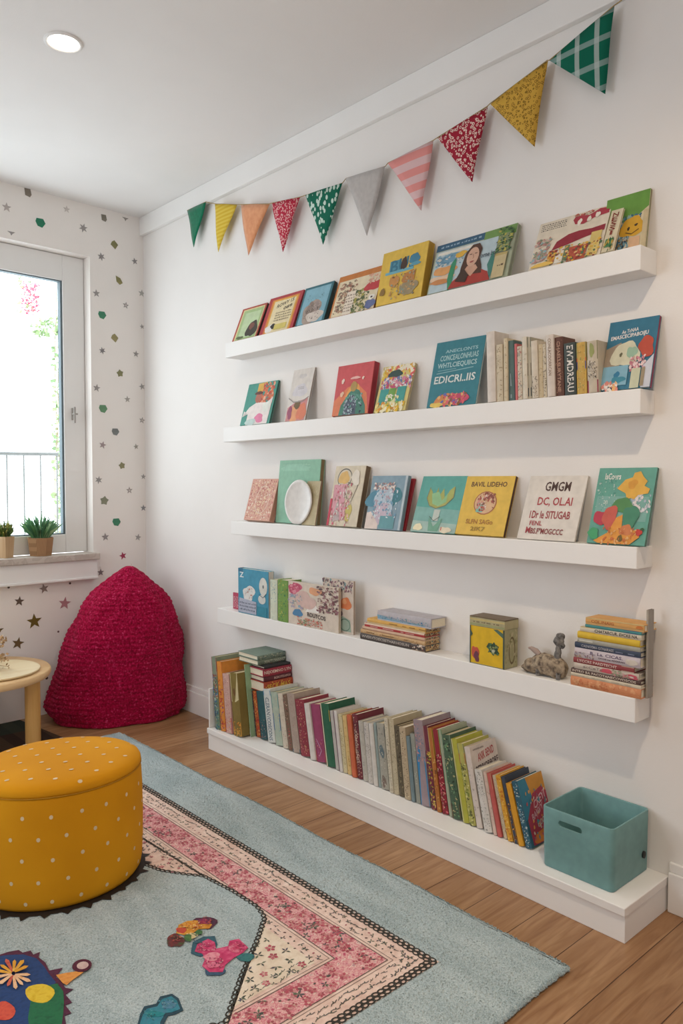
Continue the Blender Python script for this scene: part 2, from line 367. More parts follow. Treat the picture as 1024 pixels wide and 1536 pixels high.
stm.tube([on(x, y, 'Y', 4.9)-O for x, y in ((44, 395), (46, 420), (45, 445), (48, 470))], .0025, '8a7a5c', 5)
bl_.build('blossom', lf.build('foliage', cp)); stm.build('stem', cp)
# ------------------------------------------------------------------ wall stickers on the window wall
STK = [(10, 311, 'star', 'b8aca4', 1), (42, 289, 'sq', '6f6453', 1), (61, 334, 'pent', '1e7d5c', 1.1), (100, 314, 'star', 'd8cdc6', .8), (125, 342, 'six', '8d8583', 1),
 (156, 327, 'sq', '6b6454', .9), (188, 326.5, 'half', '8a8078', .8), (17, 347.5, 'half', '8d8583', .8),
 (171.5, 367, 'dia', '7d7a4e', 1), (152, 385, 'six', '7e7878', .9), (202, 392, 'star', '7e7878', .8), (178.5, 421, 'leaf', '8a8552', 1), (144.5, 440, 'star', '8d8583', .9),
 (212.5, 440, 'star', 'a9a8a0', .9), (188.6, 458, 'ost', '8d8583', .8), (153.5, 472.5, 'pent', '3a8664', 1), (213, 490, 'star', 'a09c96', .6), (172, 507, 'dia', '9a9060', 1),
 (153.5, 526, 'six', '6e6a6c', .8), (204, 531, 'star', '8d8883', .8), (180, 560, 'fat', '84835c', .95), (145, 582, 'star', '8d8583', .9), (213, 580, 'star', '979490', .8), (191, 599, 'star', 'a8a096', .8),
 (155, 613, 'pent', '5f8f68', 1.05), (213, 630.5, 'ost', '989088', .8), (173.4, 647.6, 'pent', '616868', .95), (154, 667.5, 'star', 'a08c8c', .9), (204, 670, 'star', '999488', .7), (183, 698.4, 'fat', '8b8762', .9),
 (148, 720, 'six', '8f8a88', .9), (215, 715, 'star', '9c9894', .7), (194, 735.5, 'ost', '9a8f8a', .85), (156.5, 751, 'fat', '70755a', 1.15), (215, 762, 'star', '7e7c80', .8), (175, 783, 'pent', '3a8664', 1.05),
 (158, 805.5, 'star', '837c7c', .95), (207, 806, 'star', 'a09c9a', .85), (184.4, 833.7, 'star', 'b03a5a', .95), (151, 858.5, 'star', '6a5a5e', .85),
 (13, 881, 'dot', '4a3a36', 1), (105, 875, 'dot', '4a3a36', 1), (66, 883, 'star', '8a7a72', 1.1), (29, 902, 'star', '5c4c40', 1.1), (97, 905, 'star', 'b98088', 1.45),
 (51.5, 932, 'star', '6a5418', 1.7), (87.5, 947.5, 'dot', '6a4a4a', .9), (27, 965, 'star', '6a5430', 1.35), (70, 1017, 'dot', '3a2a2a', 1.3), (6, 1033.5, 'dot', '3a2a2a', 1), (0, 943, 'half', '6a5430', .8)]
CN = {'b': ''}
def cname(h, kd):
    r, g, b_ = [int(h[i:i+2], 16) for i in (0, 2, 4)]
    if g > r+25: return 'green'
    if r > g+70: return 'crimson'
    if r > g+40 and r > 150: return 'pink'
    if r-b_ > 70: return 'dark gold'
    if r-b_ > 28 and r < 160: return 'brown' if r-g > 12 else 'olive'
    return 'pale grey' if r > 155 else ('dark grey' if r < 112 else 'grey')
KN = {'star': 'star', 'sq': 'square', 'pent': 'blob shaped', 'six': 'six pointed star', 'half': 'cropped star', 'dia': 'diamond', 'leaf': 'leaf shaped', 'ost': 'outline star', 'fat': 'stubby star', 'dot': 'dot'}
def zone(px, py):
    if py > 860 and px < 140 or px < 30 and py > 860: return 'lower', 'on the wall under the sill'
    if px < 141 and py < 350: return 'top', 'on the wall above the window'
    if px < 165: return 'a', 'in the column hugging the window'
    if px < 198: return 'b', 'in the middle column beside the window'
    return 'c', 'in the column next to the room corner'
ZI = {}
for s_ in STK: ZI.setdefault(zone(s_[0], s_[1])[0], []).append(s_)
ORD = ['first', 'second', 'third', 'fourth', 'fifth', 'sixth', 'seventh', 'eighth', 'ninth', 'tenth', 'eleventh', 'twelfth', 'thirteenth', 'fourteenth', 'fifteenth', 'sixteenth']
for s_ in STK:
    px, py, kd, c, sc = s_; c0 = c; c = ''.join('%02x' % int(int(c[i:i+2], 16)*.78+.22*215) for i in (0, 2, 4)) if cname(c, kd) in ('grey', 'pale grey', 'dark grey', 'brown') and py < 870 else c; zk, zt = zone(px, py)
    if zk in 'abc': pos = ORD[sorted(ZI[zk], key=lambda q: q[1]).index(s_)]+' from ceiling '
    else: pos = ORD[sorted(ZI[zk], key=lambda q: q[0]).index(s_)]+' from left '
    u, z = bw(px, py, .001); R = random.Random(int(px*7+py)); r = .0222*sc; o = MB(); rot = R.uniform(-.25, .25)
    if kd == 'star': pts = star(0, 0, r, 5, .42, rot)
    elif kd == 'six': pts = star(0, 0, r*1.02, 6, .42, rot)
    elif kd == 'ost': pts = star(0, 0, r, 5, .42, rot)
    elif kd == 'fat': pts = star(0, 0, r*.95, 5, .68, rot)
    elif kd == 'half': pts = [(-r, 0), (r, 0), (r*.3, -r*.5), (0, -r), (-r*.3, -r*.4)]
    elif kd == 'dot': pts = ell(0, 0, .0055*sc, .0055*sc, 12)
    elif kd == 'sq': pts = [(-r*.75, r*.8), (r*.5, r*.85), (r*.75, -r*.3), (r*.4, -r*.85), (-r*.6, -r*.6)]
    elif kd == 'dia': pts = [(0, r), (r*.9, .1*r), (r*.2, -r), (-.9*r, -.1*r), (-.6*r, .6*r)]
    elif kd == 'leaf': pts = [(-r*.8, r), (r*.3, r*.6), (r*.9, -r*.4), (r*.2, -r*.9), (-r*.6, -.3*r)]
    else: pts = [(-.8*r, .75*r), (.5*r, .8*r), (.95*r, 0), (.3*r, -.9*r), (-.6*r, -.7*r), (-1.0*r, .1*r)]
    pts = [(-a, b) for a, b in pts]
    top = [(a, .0014, b) for a, b in pts]; bot = [(a, .0002, b) for a, b in pts]; n = len(pts)
    o.add(top, [tuple(range(n))], c); o.rings([bot, top], c, False, False)
    if kd == 'ost':
        inn = star(0, 0, r*.42, 5, .5, rot); o.add([(-a, .0017, b) for a, b in inn], [tuple(range(len(inn)))], 'd9cfc8')
    q = o.build('wall_sticker'); q.matrix_world = TB@Matrix.Translation((u, 0, z))
    nm = cname(c0, kd)
    tag(q, (('large ' if sc > 1.3 and kd != 'dot' else 'small ')+nm+' '+KN[kd]+' sticker, '+pos+zt), 'sticker', 'star and blob stickers on the window wall')
# ------------------------------------------------------------------ the floating shelves
SH = []
ORDS = ['topmost', 'second from top', 'third from top', 'lowest']
for k, (zt, zb, yl, dp) in enumerate(((1.719, 1.656, 2.815, .088), (1.3588, 1.2955, 2.85, .078), (.9533, .8963, 2.785, .085), (.561, .496, 2.90, .082))):
    o = MB(); o.box((-dp, .948, zb), (-.0005, yl, zt), WHITE); q = o.build('floating_shelf', bevel=.002)
    tag(q, ['topmost long white floating shelf on the wall', 'second white floating shelf down, holding upright spines', 'third white floating shelf down, with the mint and yellow covers', 'lowest white floating shelf, holding the two book stacks'][k], 'shelf', 'long white wall shelves')
    SH.append((zt, dp))
LX, LZ, LY0, LY1 = -.2365, .090, .889, 2.747
r = empty('book_ledge', (-.12, 1.8, 0)); tag(r, 'long low white ledge along the wall at floor level', 'ledge'); O = Vector((.12, -1.8, 0)); TT = Matrix.Translation(O)
o = MB(); o.box((LX, LY0, .068), (-.0005, LY1, LZ), WHITE); o.build('top_board', r, .002, T=TT)
o = MB(); o.box((LX+.006, LY0+.002, .0), (-.0005, LY1-.002, .068), WHITE); o.build('plinth', r, .0015, T=TT)
o = MB(); o.box((-.228, LY1-.009, LZ+.0005), (-.002, LY1-.001, LZ+.165), WHITE); q = o.build('end_panel', None, .0015); tag(q, 'plain white upright end board at the far end of the low ledge', 'end_panel')  # end panel of the ledge, built as its own object
# ------------------------------------------------------------------ books shown cover-out, leaning back against the wall
BR, CR = 'picture_book', 'book'
def face(sh, xl, xr, ytl, T, label, cover, artw, fo=None, W=None, back=0., upright=False, **kw):
    zt, dp = SH[sh]; fo = (.016 if sh < 2 else .008) if fo is None else fo
    xb = -(dp-fo); z = zt+.0009
    Yl = y_at(xl, xb, z); Wd = W or Yl-y_at(xr, xb, z); a = 0. if upright else .2
    for _ in range(12):
        P = Vector((xb, Yl, z)); H = h_to(P, Vector((math.sin(a), 0, math.cos(a))), ytl)
        if not upright: a = math.asin(max(0, min(.9, (-xb-T*math.cos(a)-.0015-back)/H)))
    pre = Matrix.Rotation(a, 3, 'Y'); m = frame((xb, Yl, z+T*math.sin(a)*0), AX_FACE, pre)
    m[2][3] = z+(T*math.sin(a))                                    # rests on its back lower edge
    name = kw.pop('name', BR); cat = kw.pop('cat', CR); grp = kw.pop('group', None)
    return make_book(name, label, cat, grp, Wd, H, T, m, cover, front=artw, **kw)
face(0, 347.8, 384, 465.8, .012, 'small green book with red border and a dark figure, leftmost on the topmost shelf', 'b4463c',
  [('r', 'e8d9a0', .07, 0, .95, .95), ('r', 'a8c88a', .12, 0, .92, .91), ('r', 'c4dcb0', .22, .05, .85, .82), ('b', '3c3a34', .7, .27, .2, .27, 3), ('b', '7a4a42', .66, .36, .09, .12, 4), ('b', '5a6a48', .3, .06, .14, .05, 7)], right='3f3a38')
face(0, 388.4, 438, 450, .010, 'red and orange bordered book with handwriting on a cream page, on the topmost shelf', 'b03a44',
  [('r', 'd97a3c', .1, 0, .92, .93), ('r', 'e8b04a', .16, .0, .88, .9), ('r', 'efe0b4', .2, .0, .84, .86), ('t', '3a332c', 'ROWY 15', .55, .76, .48, .1, .1), ('t', '3a332c', '089', .66, .63, .24, .09, .05),
   ('w', '8a7a62', .34, .28, .8, .56, 4, 3), ('b', 'f4f2ee', .28, .12, .14, .1, 2), ('b', '2c2a2a', .38, .16, .08, .07, 5), ('r', 'd8c86a', .42, .05, .78, .2)], right='b03a44')
face(0, 442.3, 485, 435.4, .016, 'blue book with a grey elephant drawing, on the topmost shelf', '2f6a78',
  [('r', '7fb4c8', .06, 0, .93, .94), ('b', 'a8988e', .45, .3, .3, .3, 2), ('b', '8a7a72', .4, .32, .14, .24, 5), ('b', 'd8cdc4', .62, .16, .26, .16, 8), ('b', '9a8a86', .62, .42, .12, .14, 9),
   ('d', ['5f5650', 'b8a8a0'], .25, .1, .75, .5, 60, .02, 3), ('d', '3a5a68', .2, .6, .85, .85, 12, .015, 4)], right='2c3c3a')
face(0, 493, 559.5, 418.4, .014, 'wide cream book with orange top band and dense drawings, on the topmost shelf', 'c87838',
  [('r', 'e6d8b8', .04, 0, 1, .86), ('d', ['8a7a68', '6a5a4c', 'b8947a', '9c6a58'], .08, .05, .5, .8, 170, .03, 3), ('r', 'efe2d0', .3, .0, .5, .55), ('w', '9a8878', .31, .05, .5, .5, 6, 3),
   ('d', ['6a7a4a', '4c5a3c', 'a8a050'], .5, .0, .8, .55, 90, .03, 4), ('b', 'c03a40', .87, .56, .17, .13, 3), ('d', ['e8d0b8', 'd8a088'], .7, .65, 1, .84, 40, .03, 5), ('b', '5a6a9a', .9, .12, .1, .12, 4), ('b', 'f0ece0', .9, .28, .06, .07, 4), ('b', '3a2a2a', .9, .28, .02, .025, 4)], right='6a4a30')
face(0, 563, 630.5, 384, .030, 'thick yellow square book with blue lettering and orange animals, on the topmost shelf', 'e3bc48',
  [('p', '4a90a8', [(.2, .6), (.2, .8), (.42, .8), (.48, .72), (.46, .6)]), ('t', '2f6f8a', 'BUS', .5, .7, .55, .24, .03), ('r', '6ab0c4', .12, .55, .75, .6), ('b', '3c2c26', .52, .7, .06, .13, 3), ('b', '3a80a0', .75, .74, .1, .1, 3), ('b', '5aa0b8', .78, .64, .1, .04, 3),
   ('b', 'c88a48', .35, .4, .1, .12, 4), ('b', 'b87a40', .68, .4, .16, .12, 6), ('b', '9a8a6a', .7, .22, .18, .14, 8), ('d', ['7a5a38', 'd0a060', '8a9a8a'], .28, .08, .86, .52, 90, .02, 5), ('b', '8a6a34', .12, .24, .05, .08, 3)], right='c0932c', board=.003)
face(0, 640, 760, 372.3, .018, 'wide book with a portrait of a dark haired woman, on the topmost shelf', 'a9b49a',
  [('r', '2c5878', .0, .86, .62, 1), ('r', '6f9a52', .62, .82, 1, 1), ('w', '8fb0c8', .06, .9, .55, .97, 1, 2), ('r', 'b8cdd6', .02, 0, .8, .84), ('r', 'e8e4d8', .04, .76, .5, .82), ('b', '6fa0bc', .2, .66, .18, .09, 2),
   ('d', ['8ab0c0', 'e0d8c8', '5a8aa8'], .04, .5, .4, .76, 60, .02, 3), ('b', 'e0a060', .18, .42, .14, .1, 4), ('b', 'e8c8a8', .16, .27, .15, .06, 4), ('b', 'd08850', .14, .2, .13, .05, 5), ('b', '2f8a62', .285, .3, .04, .28, 6), ('b', 'e0b040', .36, .68, .07, .06, 2),
   ('p', 'a8352e', [(.28, 0), (.32, .14), (.45, .28), (.62, .3), (.75, .18), (.8, 0)]), ('p', '4a2f26', [(.40, .1), (.4, .38), (.43, .66), (.5, .8), (.585, .8), (.63, .68), (.62, .5), (.66, .34), (.68, .18), (.55, .2)]),
   ('p', 'd0a088', [(.48, .38), (.585, .38), (.62, .3), (.55, .16), (.45, .3)]), ('c', 'd8ac94', .53, .55, .075, .19), ('r', '4a2a22', .485, .6, .515, .615), ('r', '4a2a22', .55, .6, .58, .615), ('b', 'a04a48', .53, .45, .026, .016, 2), ('l', '9a6a58', [(.53, .6), (.545, .52), (.53, .51)], .006),
   ('p', '3a2a24', [(.36, .12), (.42, .34), (.46, .32), (.52, .2), (.5, .06)]), ('t', '2c3c4c', 'orne bt', .72, .52, .17, .09), ('p', '3a7a70', [(.8, .02), (.74, .3), (.78, .55), (.84, .3)]), ('r', '7f8f68', .82, .5, .96, .84), ('d', ['3c6a3c', '24402c', 'b8b050'], .82, .5, .98, .95, 80, .02, 8), ('r', 'b8a468', .82, .42, .96, .47), ('r', 'c8b88c', .82, 0, .96, .42), ('w', '5a4a38', .87, .2, .93, .26, 1, 4)], right='8a907c', board=.004)
face(0, 791.7, 899, 338.4, .008, 'wide cream book with a big dark red creature, on the topmost shelf', 'e4dac6',
  [('w', '3c3430', .04, .8, .4, .96, 4, 4), ('d', ['c86a58', 'b8a88c', 'a04a3c'], .5, .85, .98, .99, 50, .02, 3), ('p', '8e2434', [(.28, .33), (.33, .5), (.48, .6), (.62, .62), (.8, .6), (.98, .62), (.98, .5), (.7, .44), (.5, .38)]), ('p', 'a83240', [(.5, .88), (.54, .78), (.66, .74), (.8, .82), (.99, .84), (.97, .96), (.85, .98), (.72, .9), (.6, .94), (.52, .94)]),
   ('b', 'efe6d8', .6, .8, .03, .07, 2), ('b', 'efe6d8', .73, .82, .025, .06, 3), ('b', 'efe6d8', .84, .86, .03, .06, 4), ('r', 'd8903c', .25, .05, .36, .32), ('r', 'ece6da', .37, .03, .48, .33), ('r', '6a7a58', .48, .05, .55, .36), ('r', 'b8503c', .55, 0, .8, .3), ('r', 'd8c070', .82, .02, .96, .5),
   ('d', ['8ab0b8', 'd0a8a0', '7a8a70', 'b8807a'], .02, .15, .24, .62, 90, .025, 5), ('d', ['e0b03c', '8a2c28', 'e8c080', '4a6a48'], .25, 0, .98, .34, 140, .022, 6), ('b', 'e8c05c', .2, .06, .14, .05, 3)], right='c8bca8', back=.001)
face(0, 902, 967, 302, .010, 'tall green book with a yellow smiling face, rightmost on the topmost shelf', 'ded0ac',
  [('p', '62983c', [(0, .66), (.3, .55), (.62, .52), (.88, .66), (1, .72), (1, 1), (0, 1)]), ('d', ['2f5a78', '3a7a9a', '8ab0a8'], .3, .4, .85, .62, 90, .03, 2), ('r', '4a8aa8', .32, .0, .58, .48), ('d', ['24405a', '78b0c8', 'e8e0c8', '9a8050'], .3, 0, .6, .5, 110, .03, 4), ('b', 'dba62c', .66, .42, .25, .19, 3), ('b', '3a2c1c', .58, .4, .03, .03, 2), ('b', '3a2c1c', .75, .44, .04, .02, 2), ('l', '4a3418', [(.52, .34), (.66, .3), (.82, .36)], .014), ('r', 'e0b48c', .62, 0, .86, .24), ('r', 'cdbb94', .9, 0, 1, .66)], right='7a7a58', fo=.05)
face(0, 901, 919, 318, .007, 'narrow cream book with red vertical lettering in front of the green one, topmost shelf', 'd8ceb0',
  [('t', '7a2c24', 'N', .45, .88, .5, .1), ('t', '7a2c24', 'E', .45, .77, .5, .1), ('t', '7a2c24', 'S', .45, .66, .5, .1), ('t', '7a2c24', 'S', .45, .55, .5, .1), ('t', '7a2c24', 'I', .45, .44, .2, .1), ('r', '3f7a4a', .15, .1, .75, .3), ('d', ['c8a040', '24502c'], .1, .02, .85, .3, 30, .05, 3)], fo=.004, back=.022)
# second shelf
face(1, 359.5, 403, 578, .010, 'small teal book showing a person in white, leftmost on the second shelf', '3f9486',
  [('p', 'e2b04a', [(.36, .98), (.36, .7), (.6, .72), (.66, 1)]), ('b', 'd8704a', .72, .68, .2, .3, 3), ('d', ['f0b090', 'c04a3c', '3a9486'], .55, .4, .92, .98, 80, .04, 4), ('p', 'f0e8e4', [(.02, .2), (.2, .42), (.42, .52), (.78, .5), (.95, .62), (.92, .0), (.2, 0), (.2, .26), (.05, .34)]), ('c', 'b86a58', .45, .63, .1, .12), ('b', '5a2c28', .44, .75, .12, .045, 3), ('b', 'e880a8', .62, .14, .15, .1, 5), ('b', 'c0d8d4', .35, .06, .2, .07, 6), ('b', 'e8ece4', .8, .4, .12, .14, 8)], right='2c4a40')
face(1, 426, 457, 556.5, .008, 'tall narrow white book with pink picture at its foot, second shelf', 'ded8d2',
  [('b', 'cfcac8', .5, .86, .16, .05, 4), ('b', 'd6d2d8', .5, .58, .3, .14, 3), ('w', '8a8684', .38, .6, .66, .66, 2, 3), ('p', 'd08a8a', [(.05, 0), (.05, .26), (.4, .36), (.95, .42), (.95, 0)]), ('b', 'e8a070', .45, .16, .22, .2, 2), ('b', 'dd7a5c', .76, .16, .2, .18, 3), ('b', '9a4a68', .2, .16, .12, .12, 5), ('b', '6a5434', .5, .3, .16, .07, 6), ('l', '9a9490', [(.02, .45), (.3, .36), (.7, .36), (.98, .44)], .02)], right='8a867c')
face(1, 497.5, 551, 552, .026, 'thick coral red book with a green cloaked figure, on the second shelf', 'cf4f55',
  [('p', 'e07a52', [(.0, .0), (.0, .3), (.35, .55), (.62, .6), (.9, .4), (1, .0)]), ('p', 'eaa052', [(.2, 0), (.35, .45), (.5, .66), (.66, .58), (.9, 0)]), ('p', '3f7a6a', [(.18, 0), (.22, .2), (.42, .44), (.55, .52), (.7, .46), (.9, .16), (.93, 0)]), ('p', '4a5468', [(.3, 0), (.34, .2), (.5, .42), (.64, .3), (.66, 0)]), ('d', ['a8c0c8', '2c3848', '8a9aa8', '5a9a8a'], .3, 0, .8, .4, 90, .025, 2), ('c', 'b09050', .53, .55, .09, .1), ('b', 'f2d8c8', .2, .68, .04, .05, 2), ('b', 'f2d8c8', .76, .7, .03, .03, 2), ('b', 'f2c8a8', .22, .42, .05, .05, 2), ('b', 'f0b8b0', .55, .72, .12, .03, 3)], right='a02c3c', board=.003)
face(1, 560, 607, 552.6, .010, 'floral yellow and turquoise book beside the coral one, on the second shelf', 'd8c87c',
  [('d', ['e0a838', 'd85a5c', 'e8d060', 'f0e8d0'], 0, .7, 1, .98, 90, .06, 2), ('d', ['c04a70', 'd888a0', 'e8dcd8', '6a7ab0'], .05, .5, 1, .74, 90, .05, 3), ('b', '2f4a48', .45, .82, .2, .09, 3), ('r', '3f9a94', .08, .16, .36, .5), ('r', '3f9a94', .62, .2, .9, .52), ('r', '6aa04a', .38, .22, .58, .5), ('d', ['7ab858', 'e8e4a8', 'f0ece0'], .3, .1, .7, .36, 40, .04, 4), ('d', ['e8b828', 'f0e090', 'e09030', 'f4ecc8'], 0, .0, .95, .18, 60, .05, 5)], right='b8a888')
face(1, 639.4, 712.5, 515.8, .008, 'large teal book titled EDICR, leaning left of the upright spines', '2f7c8c',
  [('t', '9cc8d0', 'ANECLONTS', .55, .84, .66, .05), ('t', 'a8d0d4', 'CONCEALONHUAS', .52, .74, .78, .085), ('t', 'b0d4d8', 'WHTLCIEQUIICS', .5, .62, .8, .09), ('l', '8abcc6', [(.1, .51), (.85, .55)], .012), ('l', '8abcc6', [(.12, .55), (.5, .56)], .008), ('t', 'dfeaea', 'EDICRl..IIS', .5, .41, .84, .115), ('b', 'd88a50', .36, .1, .18, .1, 3), ('b', 'c8486a', .62, .1, .2, .1, 4), ('d', ['8a5a30', 'e8b878', '5a6ab0', 'e0606a'], .2, .01, .8, .18, 60, .03, 5), ('b', 'e8c860', .2, .03, .12, .04, 4)], right='c8d0cc')
face(1, 900, 974, 486.3, .012, 'large blue book with balloons and elephants, rightmost on the second shelf', '2c6f8e',
  [('t', 'e8e4e0', 'Ae TcNAA', .45, .84, .34, .055, .02), ('t', 'f0ece8', 'EMASCECIPABOIJU', .45, .76, .76, .075, .03), ('p', '9a8a78', [(.0, .3), (.0, .6), (.3, .68), (.4, .5), (.3, .3)]), ('b', 'd8d8bc', .42, .5, .26, .2, 3), ('b', '9ac0a8', .55, .52, .1, .09, 4), ('b', '6a6a50', .33, .5, .03, .03, 2), ('b', 'bc4a38', .83, .58, .16, .14, 5), ('p', 'd0d4e0', [(.82, 0), (.8, .3), (1, .46), (1, 0)]), ('r', '7fb4cc', .0, .06, .52, .34), ('b', '2f7aa4', .3, .2, .06, .06, 2), ('b', '3a8aa4', .35, .14, .13, .05, 4), ('d', ['d88a98', 'e8d0d0', 'b87080'], .55, .26, .85, .44, 60, .03, 5), ('r', 'c8ccb0', .6, .0, .78, .28), ('r', '9a8a70', .8, .02, .87, .28), ('d', ['e08a80', 'e8b070', 'f0e8e0'], .05, 0, .35, .1, 30, .035, 6)], right='8a2c48')
# third shelf
face(2, 365.4, 403.5, 721, .026, 'small thick salmon patterned book, leftmost on the third shelf', 'd9a08c',
  [('d', ['e8c8a0', 'c87870', 'f0dcc8', 'b86a60'], .03, .03, .97, .97, 420, .022, 2), ('o', 'e8cdb8', .55, .5, .26, .34, .02), ('d', ['efd8b0', 'd08878'], .4, .25, .7, .75, 80, .02, 4)], right='cc8a78', board=.004)
face(2, 413, 474, 691.7, .022, 'tall mint green book behind the white oval dish, on the third shelf', '86bda2',
  [('w', '9accb2', .1, .82, .75, .95, 3, 2), ('b', '92c8ae', .4, .88, .3, .06, 3)], right='7a6a44', board=.003, fo=.036)
face(2, 489.5, 534, 701.7, .026, 'cream book with a sketched figure in pink, right of the mint green book', 'd8ccb4',
  [('o', '5a5a58', .36, .8, .24, .16, .02), ('b', 'e0b468', .34, .8, .16, .12, 3), ('p', 'd898a4', [(.1, .08), (.05, .68), (.5, .7), (.45, .5), (.6, .1)]), ('p', 'b8a8a8', [(.15, .05), (.25, .5), (.4, .1)]), ('b', 'c8b860', .66, .22, .1, .14, 2), ('l', '6a6058', [(.45, .55), (.66, .35), (.84, .68), (.5, .72)], .015), ('d', ['c8566c', 'e8b8b8', 'a87a70', 'e0d8d0'], .1, .02, .7, .7, 110, .025, 4), ('r', 'c8344e', .0, .0, .07, .45), ('b', 'e8e0d0', .74, .8, .14, .12, 5)], right='6f5c44', spine_col='c8344e')
face(2, 546, 600, 715, .012, 'blue grey book with a pale long-haired creature, on the third shelf', '7f9eb0',
  [('p', 'e4d4cc', [(0, 0), (0, .3), (.2, .34), (.36, .12), (.36, 0)]), ('b', '4a86a0', .3, .56, .34, .2, 3), ('b', '3a7a88', .66, .62, .2, .2, 4), ('b', 'b8ccdc', .44, .52, .28, .28, 5), ('b', 'c8b8c8', .4, .3, .2, .18, 6), ('r', '5f9aa4', .4, .02, .8, .25), ('d', ['d8e4ec', '6a9ab8', 'c0a8b8'], .15, .2, .8, .75, 120, .025, 4), ('d', ['e0b8a8', 'e8e0d8', 'a87878'], .1, .74, .7, .86, 70, .025, 5), ('r', 'b8c8d0', .93, 0, .99, 1)], right='6f8a98', fo=.008, back=.020)
face(2, 560, 606.5, 719, .008, 'dark red book peeking out behind the blue grey book, on the third shelf', 'a02430', [], fo=.026, right='8a1c28')
face(2, 615, 681.5, 716, .010, 'teal book with a tall green tulip-like flower, on the third shelf', '58a8a0',
  [('p', '7db5ae', [(0, 0), (0, .45), (1, .4), (1, 0)]), ('p', 'a4c4bc', [(0, 0), (0, .2), (1, .16), (1, 0)]), ('p', 'a8b060', [(.24, .78), (.2, .6), (.3, .46), (.46, .42), (.66, .48), (.8, .62), (.78, .82), (.68, .74), (.62, .56), (.55, .78), (.46, .62), (.42, .8), (.36, .6), (.3, .72)]), ('p', '8fc490', [(.3, .68), (.36, .5), (.5, .46), (.66, .54), (.66, .7), (.56, .56), (.46, .72)]), ('l', '8a7c60', [(.24, .8), (.21, .6), (.3, .47), (.46, .42), (.66, .48), (.8, .62), (.79, .8)], .012),
   ('p', 'c0ccc4', [(.44, .4), (.58, .4), (.57, .2), (.44, .2)]), ('p', '6fa890', [(.36, .26), (.5, .1), (.66, .26), (.62, .02), (.4, .02)]), ('l', '5a6a60', [(.36, .28), (.48, .2), (.6, .28)], .01), ('b', 'f4ecc4', .16, .08, .09, .07, 3), ('b', 'f0e4c8', .78, .05, .11, .06, 4), ('r', 'c85a4c', .68, .04, .7, .1)], right='3f7a78')  # two cream spots at the foot are light glows painted into the cover
face(2, 682, 754, 716.6, .014, 'yellow book with a round emblem and brown block lettering, on the third shelf', 'e6bd4e',
  [('t', '54382c', 'BAVIL LIDEHO', .5, .86, .74, .085), ('c', 'b06a48', .5, .54, .235, .2), ('c', 'e0b890', .5, .54, .215, .182), ('r', '7fc0b0', .34, .38, .48, .54), ('d', ['b0564a', 'e8d8c8', 'd89088', '8a4a40'], .34, .4, .68, .7, 70, .025, 2), ('t', 'b07838', 'SLFN SAGo', .46, .22, .56, .08), ('t', 'a08038', '2IK7', .46, .1, .3, .07)], right='4a2f22')
face(2, 774.8, 861, 715, .006, 'white book with large dark and red block lettering, on the third shelf', 'e2dcd4',
  [('t', '4a3430', 'GMGM', .53, .83, .44, .15), ('t', 'b04048', 'DC, OL.AI', .53, .585, .6, .15), ('t', '9c3c44', '1Dr le SITUGAB', .49, .385, .7, .12), ('t', 'a83a44', 'FENL', .28, .25, .22, .07), ('t', 'a83a44', 'M', .17, .14, .08, .1), ('t', '8a3c40', 'BS.F"MOGCCC', .5, .13, .56, .09)])
face(2, 879.4, 966, 704, .010, 'teal green book with a yellow butterfly blossom, rightmost on the third shelf', '5fa394',
  [('r', '7ab0a8', .05, .3, .95, .62), ('t', 'eef0ea', 'IsCours', .27, .885, .28, .085), ('t', 'c8dcd4', 'on', .21, .54, .08, .05), ('d', ['a8c8c0', '4a9488', 'b8d0cc'], .04, .4, .4, .9, 60, .012, 2), ('d', ['d8d8dc', 'a8b8c8', 'e8e0e0'], .66, .42, .98, .66, 60, .025, 3), ('r', 'b8ccc8', .72, .42, .96, .425),
   ('p', 'e6b048', [(.38, .72), (.5, .84), (.62, .87), (.64, .93), (.74, .95), (.8, .88), (.88, .82), (.84, .76), (.94, .72), (.92, .66), (.76, .64), (.7, .58), (.64, .6), (.58, .58), (.54, .66)]), ('b', 'dc9a3a', .64, .78, .08, .06, 2), ('b', '4f8a52', .52, .5, .16, .11, 3), ('b', 'b8384c', .2, .33, .14, .1, 4), ('b', 'c8584c', .34, .34, .14, .14, 6), ('b', '3f8468', .7, .36, .12, .16, 8),
   ('p', 'e2963c', [(.12, .03), (.35, .14), (.46, .34), (.56, .38), (.58, .2), (.86, .18), (.9, .1), (.75, .0), (.2, .0)]), ('b', 'cf7a4a', .66, .18, .1, .08, 3), ('b', 'c83c34', .88, .16, .05, .05, 4), ('b', '3fa06a', .1, .12, .1, .07, 5), ('b', '6a5a2c', .58, .07, .04, .05, 3), ('d', ['e8b070', 'c86a38'], .2, .0, .85, .2, 50, .02, 5), ('b', '2f5a3a', .93, .2, .03, .02, 3)], right='4a6a60')
# lowest shelf, left group
face(3, 357.5, 402.5, 851.6, .030, 'thick blue book with a white cartoon bear, leftmost group on the lowest shelf', '3f93b4',
  [('r', '2c6f92', 0, .92, .16, 1), ('t', 'e8f0f4', 'Z', .12, .86, .14, .12), ('b', 'e4e4e0', .36, .46, .2, .17, 2), ('d', ['b8c0c0', 'c08a80'], .24, .36, .5, .58, 24, .02, 3), ('c', 'dcdcd4', .84, .66, .13, .2), ('c', '3a4a54', .84, .66, .02, .04), ('c', 'd4d8d4', .8, .38, .12, .1), ('l', '4a5a60', [(.7, .48), (.84, .42), (.94, .52)], .014),
   ('p', 'b0b8cc', [(.02, .02), (.05, .34), (.62, .3), (.62, .02)]), ('w', '5a6478', .06, .06, .58, .28, 3, 4), ('r', '2f86a0', .66, .0, .96, .22)], upright=True, fo=.004, right='dcd8d0', spine_col='3a6a84')
